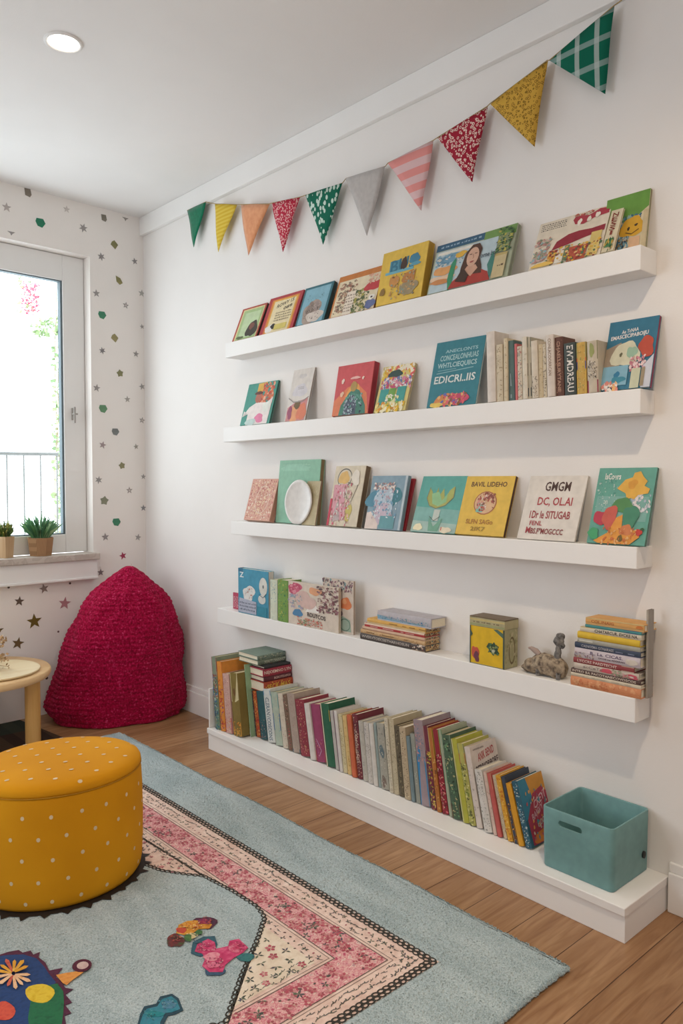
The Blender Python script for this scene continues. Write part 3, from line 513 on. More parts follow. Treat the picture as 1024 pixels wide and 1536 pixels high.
face(3, 349.5, 400, 888.5, .006, 'crimson book sticking out behind the blue bear book, on the lowest shelf', 'b8405c', [('w', 'e0b8c0', .02, .1, .14, .8, 8, 2)], upright=True, fo=.040)
face(3, 432.5, 507.5, 871, .012, 'wide cream floral book with dark block lettering, lowest shelf left group', 'dccfc0',
  [('b', 'd0607c', .14, .84, .14, .13, 2), ('d', ['e090a0', 'c04a68'], .02, .72, .26, .96, 50, .022, 2), ('b', 'e0a078', .56, .84, .12, .1, 4), ('p', 'f0ece6', [(.36, .34), (.52, .66), (.64, .36)]), ('b', '4a82b0', .2, .28, .09, .1, 3), ('b', 'd8b8b0', .35, .6, .2, .2, 9), ('d', ['7a4a50', '9a7078', 'b8a090', '5a4a48'], .6, .4, 1, .98, 170, .025, 5), ('d', ['a8a0b8', '8aa8b8', 'd8c0b8'], .0, .4, .3, .7, 50, .025, 6), ('t', '3a3034', 'ROUTCOS', .58, .28, .36, .1, -.03), ('d', ['c86a5c', '6a8a5c', 'd8a090'], .2, .02, .7, .2, 90, .022, 7)], upright=True, fo=.006, right='cbbba8')
face(3, 484, 529.7, 866, .010, 'floral book with an orange fruit and green jar, behind the cream floral book', 'd6c8ba',
  [('d', ['8a5a6a', 'b8a098', '7a9a9c', '5a4a50'], .0, .78, 1, .98, 130, .03, 5), ('b', 'dd7c4c', .76, .56, .16, .13, 3), ('b', 'e8a070', .72, .6, .06, .06, 3), ('p', '9ab0a0', [(.52, .04), (.54, .26), (.66, .32), (.9, .26), (.94, .04)]), ('o', '5a7a6c', .74, .16, .17, .12, .02), ('b', '8a7a80', .6, .36, .06, .06, 4)], upright=True, fo=.026, right='a8988a')
# ------------------------------------------------------------------ books standing with their spines out
def spined(X, z, x0, x1, ytop, lean, W, label, cover, sp=(), group=None, prev=None, name='book', **kw):
    a = math.radians(lean); yv = Vector((0, math.cos(a), -math.sin(a))); zv = Vector((0, math.sin(a), math.cos(a)))
    Y1 = y_at(x0, X, z)
    if prev is not None: Y1 = min(Y1, prev)
    T = max(.0045, (Y1-y_at(x1, X, z))*math.cos(a)-.0006)
    P = Vector((X, Y1, z)); H = h_to(P, zv, ytop); o = P-yv*T
    m = frame(o, AX_OUT, Matrix.Rotation(-a, 3, 'X'))
    return make_book(name, label, kw.pop('cat', 'book'), group, W, H, T, m, cover, spine=sp, **kw), Y1-T/math.cos(a), H, T
def tx(c, s, u=.5, wd=.6, hh=.5): return ('t', c, s, u, .5, wd, hh)
def rd(c, n=40, sd=1, sz=.03, u0=.03, u1=.97): return ('d', c, u0, .1, u1, .9, n, sz, sd)
def bd(c, a, b): return ('r', c, a, 0, b, 1)
z2 = SH[1][0]+.0006
L2 = [ # x0 x1 ytop lean setback W label cover spine
 (731.4, 743.6, 499, 2, .002, .072, 'widest blank white spine, leftmost of the upright row on the second shelf', 'e0d6cc', [], dict(right=None)),
 (744.8, 754.6, 518, 1.5, .006, .066, 'cream rounded spine with faint print, next to the blank white spine', 'd6c9ae', [rd(['b8a88a', 'a89878'], 40, 2)], {}),
 (755.8, 761.6, 508, 1, .004, .068, 'thin beige spine third from left in the upright row', 'd8c8a8', [rd(['b8a484'], 14, 3)], {}),
 (762, 772.6, 512, 2, .010, .060, 'dark blue green spine with slate lower half in the upright row', '4f6a68', [bd('37495a', .5, 1), bd('2c4a40', 0, .12), ('w', '8a9aa0', .55, .3, .9, .7, 1, 2)], {}),
 (773, 776.6, 516, 2, .006, .064, 'thin coral edged spine in the upright row on the second shelf', 'd06a6c', [], {}),
 (777, 783.8, 520, 2, .003, .066, 'cream spine with grey and coral small print in the upright row', 'd8ccb8', [rd(['8a8078', 'b87a70', '7a8a88'], 70, 4)], {}),
 (784.4, 791.4, 506, 2, .002, .070, 'tall ivory spine, seventh in the upright row on the second shelf', 'dfd6c4', [rd(['c8bca4'], 14, 5)], {}),
 (791.8, 797.8, 506.5, 2, .006, .066, 'spine with dark green top and grey print in the upright row', 'b8b09a', [bd('35504a', 0, .16), bd('6a6454', .42, .62), bd('3a4248', .82, .96)], {}),
 (798.4, 807.8, 512, 2.5, .003, .068, 'smooth ivory spine with small print at the foot, upright row', 'dcd0bc', [rd(['a89c88', '8a7f70'], 40, 6, .03, .6, .97)], {}),
 (808.6, 814.6, 517, 2, .006, .064, 'thin sand coloured spine in the upright row on the second shelf', 'd0bf9c', [rd(['b8a680'], 20, 7)], {}),
 (815, 820.4, 517, 2.5, .008, .062, 'thin cream spine with speckled print beside the sand one', 'd8ccb4', [rd(['8a8070', 'a89c88'], 40, 8)], {}),
 (821, 832.4, 503.5, 3, .002, .072, 'broad off-white spine with pale brown lettering in the upright row', 'ded2c6', [('t', '9a8470', 'CONLACOORRCAN', .36, .5, .6, .42)], {}),
 (833, 846.4, 507, 4, .008, .064, 'brown red spine with beige lettering in the upright row', '5c3a30', [('t', 'b89078', 'CHAELLSURYTANE', .5, .5, .86, .4), rd(['8a5a48', 'a87a60'], 40, 9)], {}),
 (847.4, 864.5, 516, 4, .004, .068, 'dark slate spine with bold white lettering in the upright row', '34403f', [('t', 'e6e2dc', 'EWIMDREAU', .5, .56, .9, .56)], {}),
 (866, 880.4, 515, 4, .008, .062, 'green, red, blue and yellow banded spine in the upright row', 'd0a850', [bd('8a9a6c', 0, .3), bd('c8503c', .3, .37), bd('4a5080', .37, .52), bd('d8b04c', .55, 1), rd(['a88038', '8a9a50', 'e0c878'], 50, 10)], {}),
 (881.6, 898, 513, 3, .005, .066, 'olive and maroon spine with a black and white band, rightmost upright spine', 'c8bca8', [bd('6c7040', 0, .36), ('b', '9aa060', .18, .5, .12, .25, 3), bd('8c2440', .76, 1), rd(['4a4644', 'e0dad0', '8a8480'], 80, 11, .03, .38, .75)], {})]
prev = None
for x0, x1, yt, ln, sb, W, lab, cv, sp, kw in L2:
    ln = min(ln, 2.5)
    _, prev, _, _ = spined(-(SH[1][1]-sb), z2, x0, x1, yt, ln, W, lab, cv, sp, 'upright books on the second shelf', prev, **kw)
z4 = SH[3][0]+.0006
spined(-(SH[3][1]-.004), z4, 405.5, 416, 869, 0, .070, 'pale mint spine between the bear book and the green spine', 'd4dcc8', [rd(['9ac0b8', 'e8e4c0', '6a9ab0'], 60, 3)], None)
spined(-(SH[3][1]-.004), z4, 416.8, 431.8, 869, 0, .070, 'grass green spine with olive blotches, lowest shelf left group', '6f9a48', [('d', ['8a9a3c', '4f8a58', 'b0b860', '3f7a50'], .02, .05, .98, .95, 60, .06, 4)], None)
# low ledge: 48 leaning books, far end first
Lg = [
 (320, 330.5, 985, .214, .195, 'tall multicoloured patterned spine with red head, far left end of the ledge', '7c8a74', [bd('b03a4c', 0, .2), bd('c0a888', .2, .26), rd(['4a6a4c', 'a88a58', 'c8c098', '3a6ab0', '8a3c3c'], 120, 1, .035, .24, .6), bd('3a88b0', .42, .54), rd(['3a6a90', '2c4a6a', 'a8c0b8', '5a8a70'], 90, 2, .035, .55, 1)]),
 (331, 338.5, 992, .212, .180, 'orange and yellow spine, second on the ledge from the far end', 'df8a34', [bd('d0502c', 0, .14), rd(['b8402c', 'e8b850', 'c8343c', '8a4a6a'], 70, 3, .035, .25, 1)]),
 (339, 349, 1010, .210, .170, 'pink dotted spine with a red foot near the far end of the ledge', 'd0a49a', [rd(['a85a60', 'e8d0c0', 'b87a78'], 120, 4, .02), bd('b82c44', .74, 1), rd(['e8c8a0', 'e08a60'], 26, 5, .03, .72, 1)]),
 (349.5, 363.5, 1009, .206, .170, 'olive spine with cream label and orange foot near the far end', '7c6a30', [('p', 'd2c598', [(.0, .05), (.0, .95), (.42, .95), (.46, .6), (.46, .05)]), ('b', '6a4a28', .3, .5, .06, .14, 2), bd('c88830', .78, 1), rd(['e8a840', 'a85c20'], 40, 6, .035, .76, 1)]),
 (362, 371, 997, .170, .140, 'pale green spine with tiny yellow flowers on the ledge', '8fb48c', [rd(['c8c878', '6a9a78', 'e0e0b8', '5a8070'], 70, 7, .02), bd('b8c8b8', .88, 1)]),
 (372.5, 380, 1036, 'B', .130, 'narrow black and cream speckled spine under the flat stack on the ledge', '35333c', [rd(['8a6a5c', 'b8b0a8', '5a3a3c'], 80, 8, .03)]),
 (380.5, 391, 1036, 'B', .130, 'orange and red floral spine under the flat stack on the ledge', 'b8582c', [rd(['d89038', '8a2424', 'e8b068', 'c83c28'], 110, 9, .04)]),
 (391.5, 402, 1036, 'B', .130, 'teal spine fading to a dark floral foot under the flat stack', '23525a', [bd('20303c', .6, 1), rd(['6a8a88', 'a88a80', '3a3c50'], 60, 10, .03, .58, 1)]),
 (402.5, 413.5, 1033, 'A', .140, 'white spine with grey blue lettering, first right of the flat stack', 'd0d4d0', [('t', '5a6f80', 'CLERANVCOSCONS', .56, .5, .8, .5), bd('5a90b8', .03, .12)]),
 (414, 424.5, 1038, 'A', .135, 'pale teal spine with a cobalt blue patch on the ledge', 'a8b8a8', [bd('4aa0a8', .04, .3), bd('2c62a4', .4, .72), rd(['c8c0a0', '7ab0b0'], 30, 11, .03)]),
 (425, 432.6, 1040, 'A', .130, 'thin ivory spine with faint pink specks on the ledge', 'd0c6b4', [rd(['b88a80', 'a89c8c'], 30, 12, .025)]),
 (433, 439.6, 1042, 'A', .125, 'thin brown and cream patterned spine on the ledge', '6f5a4a', [rd(['c8b098', '3a2c28', 'a84a4a'], 60, 13, .03)]),
 (440, 451, 1040, 'A', .130, 'taupe spine with blue foot on the ledge', 'a8968a', [rd(['8a786c', 'c0aca0', '9a6a68'], 50, 14, .02), bd('3a5a78', .94, 1)]),
 (452, 465.4, 1049, 'A', .125, 'wine red patterned spine left of the blank white spine', '8a2c3c', [rd(['5a2430', 'c89a88', 'a83c44', 'b89068'], 110, 15, .03)]),
 (466, 473.8, 1055, 'A', .130, 'blank white spine left of the magenta spine on the ledge', 'd8d2cc', []),
 (474.4, 490, 1056, 'A', .125, 'broad magenta purple spine turning coral at the foot', '93375f', [bd('c04a4c', .8, 1), ('l', 'c8a0c8', [(.62, .3), (.8, .7), (.9, .4)], .02), rd(['b05a90', 'e08a80'], 26, 16, .03, .6, 1)]),
 (490.6, 503.5, 1055, 'A', .130, 'dark green and yellow spine with a cream edge on the ledge', '1f5a40', [bd('c8a840', .1, .28), bd('24684a', 0, .1), ('r', 'd8ccb0', 0, .0, 1, .16)]),
 (504, 508.8, 1066, 'A', .120, 'slim light grey spine right of the green and yellow one', 'b8b4b0', []),
 (509.2, 514.4, 1066, 'A', .120, 'slim white spine with a plum line on the ledge', 'd4d0cc', [('r', '6a3a58', 0, .0, 1, .2)]),
 (514.8, 521.4, 1071, 'A', .125, 'cream spine with ochre speckles on the ledge', 'd0c49c', [rd(['a89058', 'b8ac78'], 50, 17, .025)]),
 (521.8, 528, 1073, 'A', .125, 'soft yellow spine beside the orange spine on the ledge', 'd8b878', [rd(['c09850'], 20, 18)]),
 (528.4, 535, 1072, 'A', .125, 'plain orange red spine on the ledge', 'c8603c', [bd('b84434', .6, 1)]),
 (535.6, 544.6, 1071, 'A', .130, 'dark maroon ornate spine on the middle of the ledge', '6a2430', [rd(['a87a68', '3a2024', 'c8a890'], 110, 19, .03), ('t', 'c8b0a0', 'FAMGLAND', .5, .5, .5, .5)]),
 (545.2, 552.4, 1081, 'A', .120, 'light grey spine, first of the pale run in the middle', 'b8b4aa', [rd(['a09c94'], 20, 20)]),
 (552.8, 560.2, 1083, 'A', .120, 'white spine densely printed in grey, in the pale run', 'cac6be', [rd(['8f8c88', 'a8a49c', 'dcd8d0'], 130, 21, .02)]),
 (560.6, 567.2, 1085, 'A', .120, 'plain off-white spine in the pale run', 'd2cec6', []),
 (567.6, 572, 1084, 'A', .115, 'thin grey teal spine in the pale run', '8a9c9a', []),
 (572.4, 584, 1084, 'A', .115, 'grey spine with slate blue windows, right end of the first pale run', 'a4a296', [bd('4a5a66', .04, .2), ('b', '5a7078', .42, .5, .1, .3, 2), ('b', '7a6a60', .88, .5, .08, .3, 3), rd(['8a8a80', 'c0bcae'], 50, 22, .03)]),
 (584.6, 590.2, 1077, 'A', .140, 'cream spine with tiny grey text, tall, left of the brown one', 'd0c8b2', [rd(['8a8474', 'a89e88'], 120, 23, .016)]),
 (590.6, 599, 1077, 'A', .140, 'beige spine with dense fine print beside the brown spine', 'c0b496', [rd(['8a8068', 'd8ceb4'], 130, 24, .016)]),
 (599.6, 606.6, 1088, 'A', .138, 'dark olive brown spine in the middle of the ledge', '5a5240', [rd(['8a7f60', '3a3428'], 50, 25, .03)]),
 (607.2, 616.6, 1090, 'A', .138, 'tan spine with fine brown text in front of the brown cover', 'b8a688', [rd(['6a5c48', 'd8c8a8'], 130, 26, .018)]),
 (617.2, 622.8, 1104, 'A', .120, 'short slate blue spine next to the short grey one', '6a8088', []),
 (623.2, 631, 1100, 'A', .120, 'short plain grey spine in the middle of the ledge', '8f958c', [rd(['b0b4aa'], 14, 27)]),
 (632, 646, 1079, 'A', .138, 'pink grey spine turning bright blue at the foot', '9a8890', [('p', '2c7fb4', [(.45, .0), (.3, .4), (.5, .95), (1, 1), (1, 0)]), rd(['c89088', '6a7a90'], 50, 28, .03, .02, .5)]),
 (646.6, 655.2, 1089, 'A', .135, 'maroon spine with yellow flowers and a pink head', '6a2838', [bd('d0a898', 0, .3), rd(['c8a838', '3a3c28', '8a3848', 'd8c058'], 90, 29, .04, .3, 1)]),
 (655.8, 662, 1092, 'A', .130, 'lime headed spine with orange brown foot on the ledge', 'b0682c', [bd('a8a838', 0, .36), rd(['6a3c20', 'd0a050'], 30, 30, .03, .36, 1)]),
 (662.4, 673, 1094, 'A', .130, 'crimson ornate spine with cream scrollwork on the ledge', '8a1c2c', [bd('9aa040', 0, .3), rd(['c8a888', '5a1420', 'd8606a'], 90, 31, .03, .3, 1)]),
 (673.6, 679, 1094, 'A', .125, 'emerald green headed spine with white body', '9fa890', [bd('2a9050', 0, .22), bd('3f7a58', .4, .62)]),
 (679.6, 693, 1102, 'A', .128, 'dark green patterned spine with brown foot on the ledge', '3f5c46', [bd('8aa088', .0, .22), rd(['6a9a6c', '24382c', 'a8a878'], 80, 32, .035), bd('54402c', .82, 1)]),
 (693.6, 704, 1108, 'A', .125, 'plain yellow green spine on the near half of the ledge', 'b0b03c', [('r', 'c8c488', 0, .0, 1, .3)]),
 (704.5, 714, 1115, 'A', .125, 'lime patterned spine with slate and red head', 'b0ae58', [bd('5a6c7c', 0, .12), bd('a83c40', .12, .25), rd(['7a8a3c', 'd8d48c', '5a5c34'], 90, 33, .035, .25, 1)]),
 (714.6, 724, 1120, 'A', .128, 'white book with red and dark handwritten title, near half of the ledge', 'd8ccc4', [rd(['b0a69c'], 14, 34)]),
 (727, 738.6, 1154, 'A', .120, 'white spine with tiny green and black text, in front of the titled white book', 'd8d4ce', [rd(['4a5a4c', '6a6a68', 'b8b4ae'], 110, 35, .02)]),
 (739.2, 745.6, 1158, 'A', .122, 'pale pink spine left of the red one, near end of the ledge', 'd8bcb0', [rd(['c09a90'], 16, 36)]),
 (746, 753.2, 1160, 'A', .122, 'rose red spine near the near end of the ledge', 'c05450', [bd('b8a070', 0, .25)]),
 (753.8, 761.4, 1163, 'A', .122, 'speckled cream spine left of the golden ones', 'cfc0a4', [rd(['b89068', 'a8a08c'], 50, 37, .025)]),
 (762, 769.8, 1163, 'A', .118, 'golden yellow spine with orange blossom, first of the two golden ones', 'dc9f2c', [rd(['c87420', 'f0c860'], 50, 38, .04)]),
 (770.4, 777.6, 1165, 'A', .118, 'navy and orange spine between the two golden ones', '2f3a4c', [bd('c8882c', .45, 1), rd(['6a3c20', 'e8b050'], 30, 39, .03, .4, 1)]),
 (778.2, 786.4, 1175, 'A', .118, 'plain golden yellow spine, second of the two golden ones', 'd8961f', []),
 (788.6, 799, 1172, 'A', .120, 'deep teal book with orange and crimson cover, rightmost leaning book', '24566c', [rd(['8ab0b8', 'c8d0cc', '1c3c50', '4a8aa0'], 130, 40, .03)])]
def leanof(x):
    P = ((317, 5.5), (345, 6.5), (372, 9), (402, 9.5), (475, 11), (535, 8), (600, 6.5), (640, 8), (690, 11.5), (740, 13), (800, 17))
    for (xa, la), (xb, lb) in zip(P, P[1:]):
        if x <= xb: return la+(lb-la)*(x-xa)/(xb-xa)
    return P[-1][1]
FR = {42: [('t', 'a8343c', 'ANIK BENID', .55, .86, .62, .1, .05), ('t', '3a2c30', 'BERRIORBORE', .55, .72, .86, .085, .05), ('w', '8a7f78', .1, .93, .5, .97, 1, 3), ('r', 'c8bcb4', .05, .6, .95, .605)],
      50: [('p', 'd08a2c', [(0, .5), (0, 1), (1, 1), (1, .6)]), ('p', '2f7a96', [(0, .4), (0, 1), (.3, 1), (.42, .7), (.3, .45)]), ('p', 'a83048', [(.1, .02), (.08, .4), (.3, .6), (.45, .74), (.85, .8), (1, .7), (1, 0)]), ('t', 'e0b8c0', 'CREYI', .66, .62, .5, .12, .12), ('t', 'd8a8b4', 'BAKVY', .5, .46, .5, .1, .12), ('t', 'b8b0b0', '600', .55, .3, .3, .09, .05), ('b', 'd87a30', .5, .1, .3, .1, 3), ('d', ['d8c8b8', 'c05a68', 'e8a050', '3a8aa0'], .1, .1, .95, .8, 60, .03, 5)]}
prev = None; TOPS = []; pl_ = None
for i, (x0, x1, yt, kd, W, lab, cv, sp) in enumerate(Lg):
    ln = leanof((x0+x1)/2); gap = .0007
    if pl_ is not None and ln > pl_: gap += .3*math.radians(ln-pl_)
    pr = (LY1-.009-.0235) if prev is None else prev-gap
    X = -kd if isinstance(kd, float) else -.150+random.Random(i).uniform(-.004, .003)
    W = min(W, -X-.003)
    _, prev, H, T = spined(X, LZ+.0006, x0, x1, yt, ln, W, lab, cv, sp, 'leaning books on the low ledge', pr, front=FR.get(i, ()), pages=PAPER_OLD if i % 3 == 0 else PAPER)
    pl_ = ln; TOPS.append((X, prev, H, ln))
# ------------------------------------------------------------------ books lying flat
def flat(name, label, group, o, L, Wd, T, cover, sp=(), ang=0, front=(), pages=None, **kw):
    """o: the lower corner of the spine at its left end as the photo shows it; L along the spine, Wd away from it"""
    Rz = Matrix.Rotation(ang, 3, 'Z'); ax = [Rz@Vector(v) for v in AX_FLAT]
    P = Vector(o)+Vector((0, 0, T))-ax[2]*L                        # local origin: front cover on top, spine top at the left
    return make_book(name, label, kw.pop('cat', 'book'), group, Wd, L, T, frame(P, ax), cover, pages, front, sp, **kw)
def layer_rows(sh, rows, X0, Yr, group, pages=None):
    z = SH[sh][0]+.0006
    for (xl, xr, T, cover, sp, lab, kw) in rows:
        Yl = y_at(xl, X0, z); Y2 = y_at(xr, X0, z)
        flat('book', lab, group, (X0, Yl, z), Yl-Y2, kw.pop('W', -X0-.004), T-.0004, cover, sp, 0, pages=pages, **kw); z += T
    return z
X4 = -(SH[3][1]-.003)
zz = layer_rows(3, [
 (540.5, 637.6, .0225, '4a4442', [('t', 'b8b0a8', 'WVERVTOECSISTHARHOSUN', .4, .56, .74, .42), ('r', 'c8b098', .8, 0, 1, 1), ('d', ['6a4a44', 'e0d0c0', '3a302c'], .8, .05, .99, .95, 30, .03, 2)], 'charcoal book with grey lettering, bottom of the middle stack on the lowest shelf', {}),
 (541, 637.2, .0140, 'cfa878', [('w', '8a6840', .1, .2, .8, .8, 1, 3), ('d', ['e8cfa8', 'b88a58'], .02, .1, .98, .9, 40, .02, 4)], 'tan book second from the bottom of the middle stack', {}),
 (543.5, 637, .0115, 'd8b498', [('r', 'c09070', 0, 0, 1, .3)], 'pale peach book third from the bottom of the middle stack', {}),
 (547, 636.6, .0140, 'b83a3c', [('r', 'e0c8b0', .0, .62, 1, 1), ('w', 'e0b8b0', .1, .15, .9, .5, 1, 5)], 'red and cream striped book in the middle stack', {}),
 (551, 638, .0180, 'dba850', [('r', 'e8cc98', 0, .0, 1, .35), ('w', '8a6428', .4, .5, .95, .8, 1, 6)], 'golden yellow book just under the blue topped book of the middle stack', {})], X4, None, 'books lying in the middle stack on the lowest shelf', M('a8906c,6a4a3c,d8b878,c8b098,3f6a60:45'))
flat('book', 'thick grey book with blue painted edge, on top of the middle stack', 'books lying in the middle stack on the lowest shelf', (X4+.002, y_at(566, X4, .62), zz), y_at(566, X4, .62)-y_at(646, X4, .62), .074, .033, 'b8b4bc',
     [('p', '7fb0cc', [(0, .15), (0, .55), (.3, .45), (.6, .3), (.9, .25), (.9, .05)]), ('d', ['3a7ab0', '2f6a90', 'a8c8d8', '4a9aa0'], .05, .15, .98, .6, 60, .022, 3), ('r', 'd0d4dc', 0, 0, 1, .14)], board=.003)
T4 = [
 (856, 961, .0255, 'd88a5c', [('d', ['c87448', 'e0a070'], .02, .1, .98, .9, 50, .05, 2)], 'thick orange book at the bottom of the right stack', {}),
 (856, 961.5, .0100, 'd8ccb4', [('w', 'b8a890', .05, .3, .9, .6, 1, 2)], 'thin cream book on the thick orange one, right stack', {'pages': None}),
 (856.5, 960.5, .0115, '4a3430', [('t', 'd8c8b8', 'INTRO BA PACOTANECOVOSCOS', .48, .5, .92, .6)], 'dark brown book with cream lettering, third from the bottom of the right stack', {}),
 (861, 958, .0170, 'c8bcb0', [('t', '8a7a74', 'acCeTs', .3, .6, .3, .45), ('b', 'c8485c', .52, .55, .09, .4, 3), ('d', ['8a8a70', 'd8a0a0', 'a8a890'], .6, .1, .85, .9, 40, .04, 3), ('b', 'd0566a', .9, .4, .1, .35, 5), ('b', 'e8e0d8', .9, .35, .04, .12, 5)], 'pale floral spined book with pink roses, right stack', {}),
 (860, 951, .0150, '8a3438', [('t', 'e0c8c0', 'LYCCRS PARDTECHT', .4, .5, .66, .5), ('r', 'c0a898', .8, .0, 1, 1)], 'dark red book with cream lettering, middle of the right stack', {}),
 (862, 960, .0270, 'cfc4cc', [('t', '5a4a68', 'B.. La. CICAS.', .5, .68, .5, .3), ('t', '5a4a58', 'OCOE ma ADDIAAN', .58, .3, .4, .18), ('d', ['c8b090', '8a6a78', 'a8a8b0'], .0, .05, .3, .6, 50, .03, 4), ('b', 'd8d0c4', .88, .45, .08, .35, 4)], 'thick lilac white book with two rows of lettering, middle of the right stack', {}),
 (862, 960.5, .0150, '2f3c52', [('t', 'a8a8b0', 'CASNOEMA GONARASS', .36, .5, .5, .5), ('r', '4a5272', .6, 0, 1, 1), ('w', '7a84a0', .64, .2, .96, .7, 1, 4)], 'navy blue book with grey lettering, right stack', {}),
 (866, 960, .0125, 'a8a89c', [('w', 'd8d8cc', .03, .3, .3, .8, 1, 6)], 'grey green book beneath the yellow one, right stack', {}),
 (866, 959.5, .0180, 'e2bc30', [('r', 'c89c24', 0, 0, 1, .12)], 'plain bright yellow book, right stack', {}),
 (870, 962, .0140, 'd6ccb8', [('r', 'd8b04c', 0, 0, .25, 1), ('t', '3a3430', 'CHATARCUR. EVCKE NA.', .6, .55, .7, .6)], 'cream book with black lettering and a gold end, right stack', {}),
 (877.5, 962, .0085, '3f8a8c', [('r', '3a5f90', .7, 0, .95, 1)], 'thin teal and blue book, second from top of the right stack', {}),
 (878.5, 966, .0190, 'dba258', [('t', 'a85a2c', 'COI..INAIG', .3, .55, .4, .4), ('r', 'e8b878', 0, .0, 1, .3), ('r', 'c8ac70', 0, .85, 1, 1), ('b', 'c8702c', .93, .6, .05, .25, 3)], 'tan and orange book on top of the right stack', {})]
for q in T4: q[6].pop('pages', None); q[6]['W'] = .066
layer_rows(3, T4, X4, None, 'books lying in the right stack on the lowest shelf')
# an upright hardback at the right end of that stack
Yq = y_at(966.5, -.060, SH[3][0])
P = Vector((-.060, Yq-.0015, SH[3][0]+.0006)); H = h_to(P, Vector((0, 0, 1)), 915)
make_book('book', 'grey hardback standing upright against the right end of the right stack', 'book', None, .030, H, .0055, frame(P-Vector((0, .0055, 0)), AX_OUT), '9a948c', backc='3a3a38', spine_col='a8a298')
# flat books piled on top of the leaning ones, far end of the ledge
zst = max(LZ+t[2]*math.cos(math.radians(t[3])) for t in TOPS[5:8])+.0012
zs5 = max(LZ+t[2]*math.cos(math.radians(t[3]))+.001 for t in TOPS[4:5])+.0012
yl = TOPS[7][1]+.030; kz = (zs5-zst)/.060
FS = [(.024*kz, 'a8402c', [('d', ['d8a030', '6a1c24', 'e0b84c', 'c85a2c'], .02, .08, .98, .92, 130, .035, 2), ('t', 'd8b040', 'SECK-MAS', .5, .5, .8, .5)], 'brick red and gold ornate book, bottom of the flat pile over the leaning books', .146, 0, .105),
      (.012*kz, '5a2430', [('t', 'c8a8a0', 'BGROTDAFOA', .66, .5, .6, .5)], 'plum book, second from bottom of the flat pile over the leaning books', .142, .006, .1),
      (.018*kz, '9c2c40', [('r', '3a2428', 0, 0, .1, 1), ('t', 'e8d0c4', 'NEJOEMNO LYN', .5, .52, .94, .55)], 'crimson book with bold cream lettering in the flat pile', .144, .008, .1),
      (.006*kz, '2c3034', [], 'thin black book in the flat pile over the leaning books', .132, .016, .09),
      (.021, '6a7a6a', [('t', 'c8ccb8', 'SONITVIRNNNGT', .6, .5, .76, .6), ('d', ['8a4c50', '4a5a4c'], .0, .05, .98, .3, 40, .03, 5)], 'sage green book with pale lettering in the flat pile', .142, .045, .135),
      (.019, '7a9084', [('d', ['4a6058', 'a8b8a0', 'c8ccb0', '5a7a70'], .02, .08, .9, .92, 110, .035, 4), ('r', '22282a', .92, 0, 1, 1)], 'grey green mottled book with a black end, top of the flat pile', .142, .048, .135)]
AXS = ((0, 1, 0), (0, 0, -1), (-1, 0, 0))                          # spine faces the photographer, runs from the room to the wall
for k, (T, cv, sp, lab, L, dy, W) in enumerate(FS):
    P = Vector((-.003, yl+dy, zst+T-.0004)); make_book('book', lab, 'book', 'flat pile over the leaning books', W, L, T-.0008, frame(P, AXS), cv, None, (), sp, fore=.001); zst += T
# ------------------------------------------------------------------ things on the shelves
z3 = SH[2][0]+.0006                                                 # white oval dish on edge
xb = -.079; Yc_ = y_at(444, xb, z3+.05); r = empty('oval_dish', (xb, Yc_, z3)); tag(r, 'white oval dish standing on edge in front of the mint green book', 'dish')
r.rotation_euler = (0, .10, .12)
hh = h_to(Vector((xb, Yc_, z3)), Vector((0, 0, 1)), 719); o = MB()
def dishring(k, x): 
    return [(x, -math.copysign(abs(math.cos(t))**1.0, math.cos(t))*k*.074*(1-.10*max(0, -math.sin(t))), hh/2+(hh/2)*k*max(-.97, math.sin(t))) for t in [2*math.pi*i/40 for i in range(40)]]
o.rings([dishring(.0, .006), dishring(.55, .005), dishring(.85, .002), dishring(.97, -.001), dishring(1, .001), dishring(.99, .005), dishring(.8, .010), dishring(.5, .012), dishring(0, .012)], M('e6e4e2', .25, .5), False); o.build('bowl', r)
face(2, 452, 472, 722, .006, 'slim beige booklet tucked between the oval dish and the mint green book', 'b8aa84', [rd(['a09070', 'c8bc98'], 40, 2)], fo=.016, back=.030, name='booklet', right='8a6c60')
# yellow tin box
Yt0, Yt1 = y_at(704.6, X4, z4), y_at(756.5, X4, z4); ht = h_to(Vector((X4, Yt0, z4)), Vector((0, 0, 1)), 923)
r = empty('tin_box', (X4, Yt1, z4)); tag(r, 'yellow lidded box with a green beetle picture on the lowest shelf', 'box'); Wt = Yt0-Yt1; D = .066
o = MB(); o.box((0, 0, 0), (D, Wt, ht*.80), 'a8a47c'); o.box((0, 0, 0), (D, Wt, .002), '3a4a3c')
art(o, lambda u, v, q: (-q, Wt*(1-u), ht*.8*v), [('r', 'e3b81c', .0, .02, .97, 1), ('p', '2c4a34', [(.48, .5), (.55, .62), (.64, .58), (.7, .66), (.76, .58), (.84, .56), (.8, .46), (.86, .38), (.74, .36), (.68, .3), (.6, .38), (.52, .36), (.56, .44)]), ('b', 'c8ccb0', .68, .42, .05, .05, 2), ('p', '4a6a58', [(.68, .98), (.97, .78), (.97, .9), (.8, .99)]), ('b', 'c8503c', .16, .3, .10, .18, 4), ('b', '6a3448', .2, .2, .08, .13, 5), ('r', '3c4c40', .955, 0, 1, 1), ('r', '3a4638', 0, .0, .03, 1), ('p', '3c5a48', [(.03, .7), (.09, .78), (.03, .88)]), ('d', ['3a6a44', '24402c', '8a9a60'], .56, .36, .82, .6, 24, .03, 6)])
art(o, lambda u, v, q: (u*D, -q, ht*.8*v), [('o', '6a5c3c', .55, .45, .25, .36, .06), ('d', ['8a8a5c', 'c0b890'], .05, .05, .95, .95, 40, .05, 3)]); o.build('box_body', r, .0015)
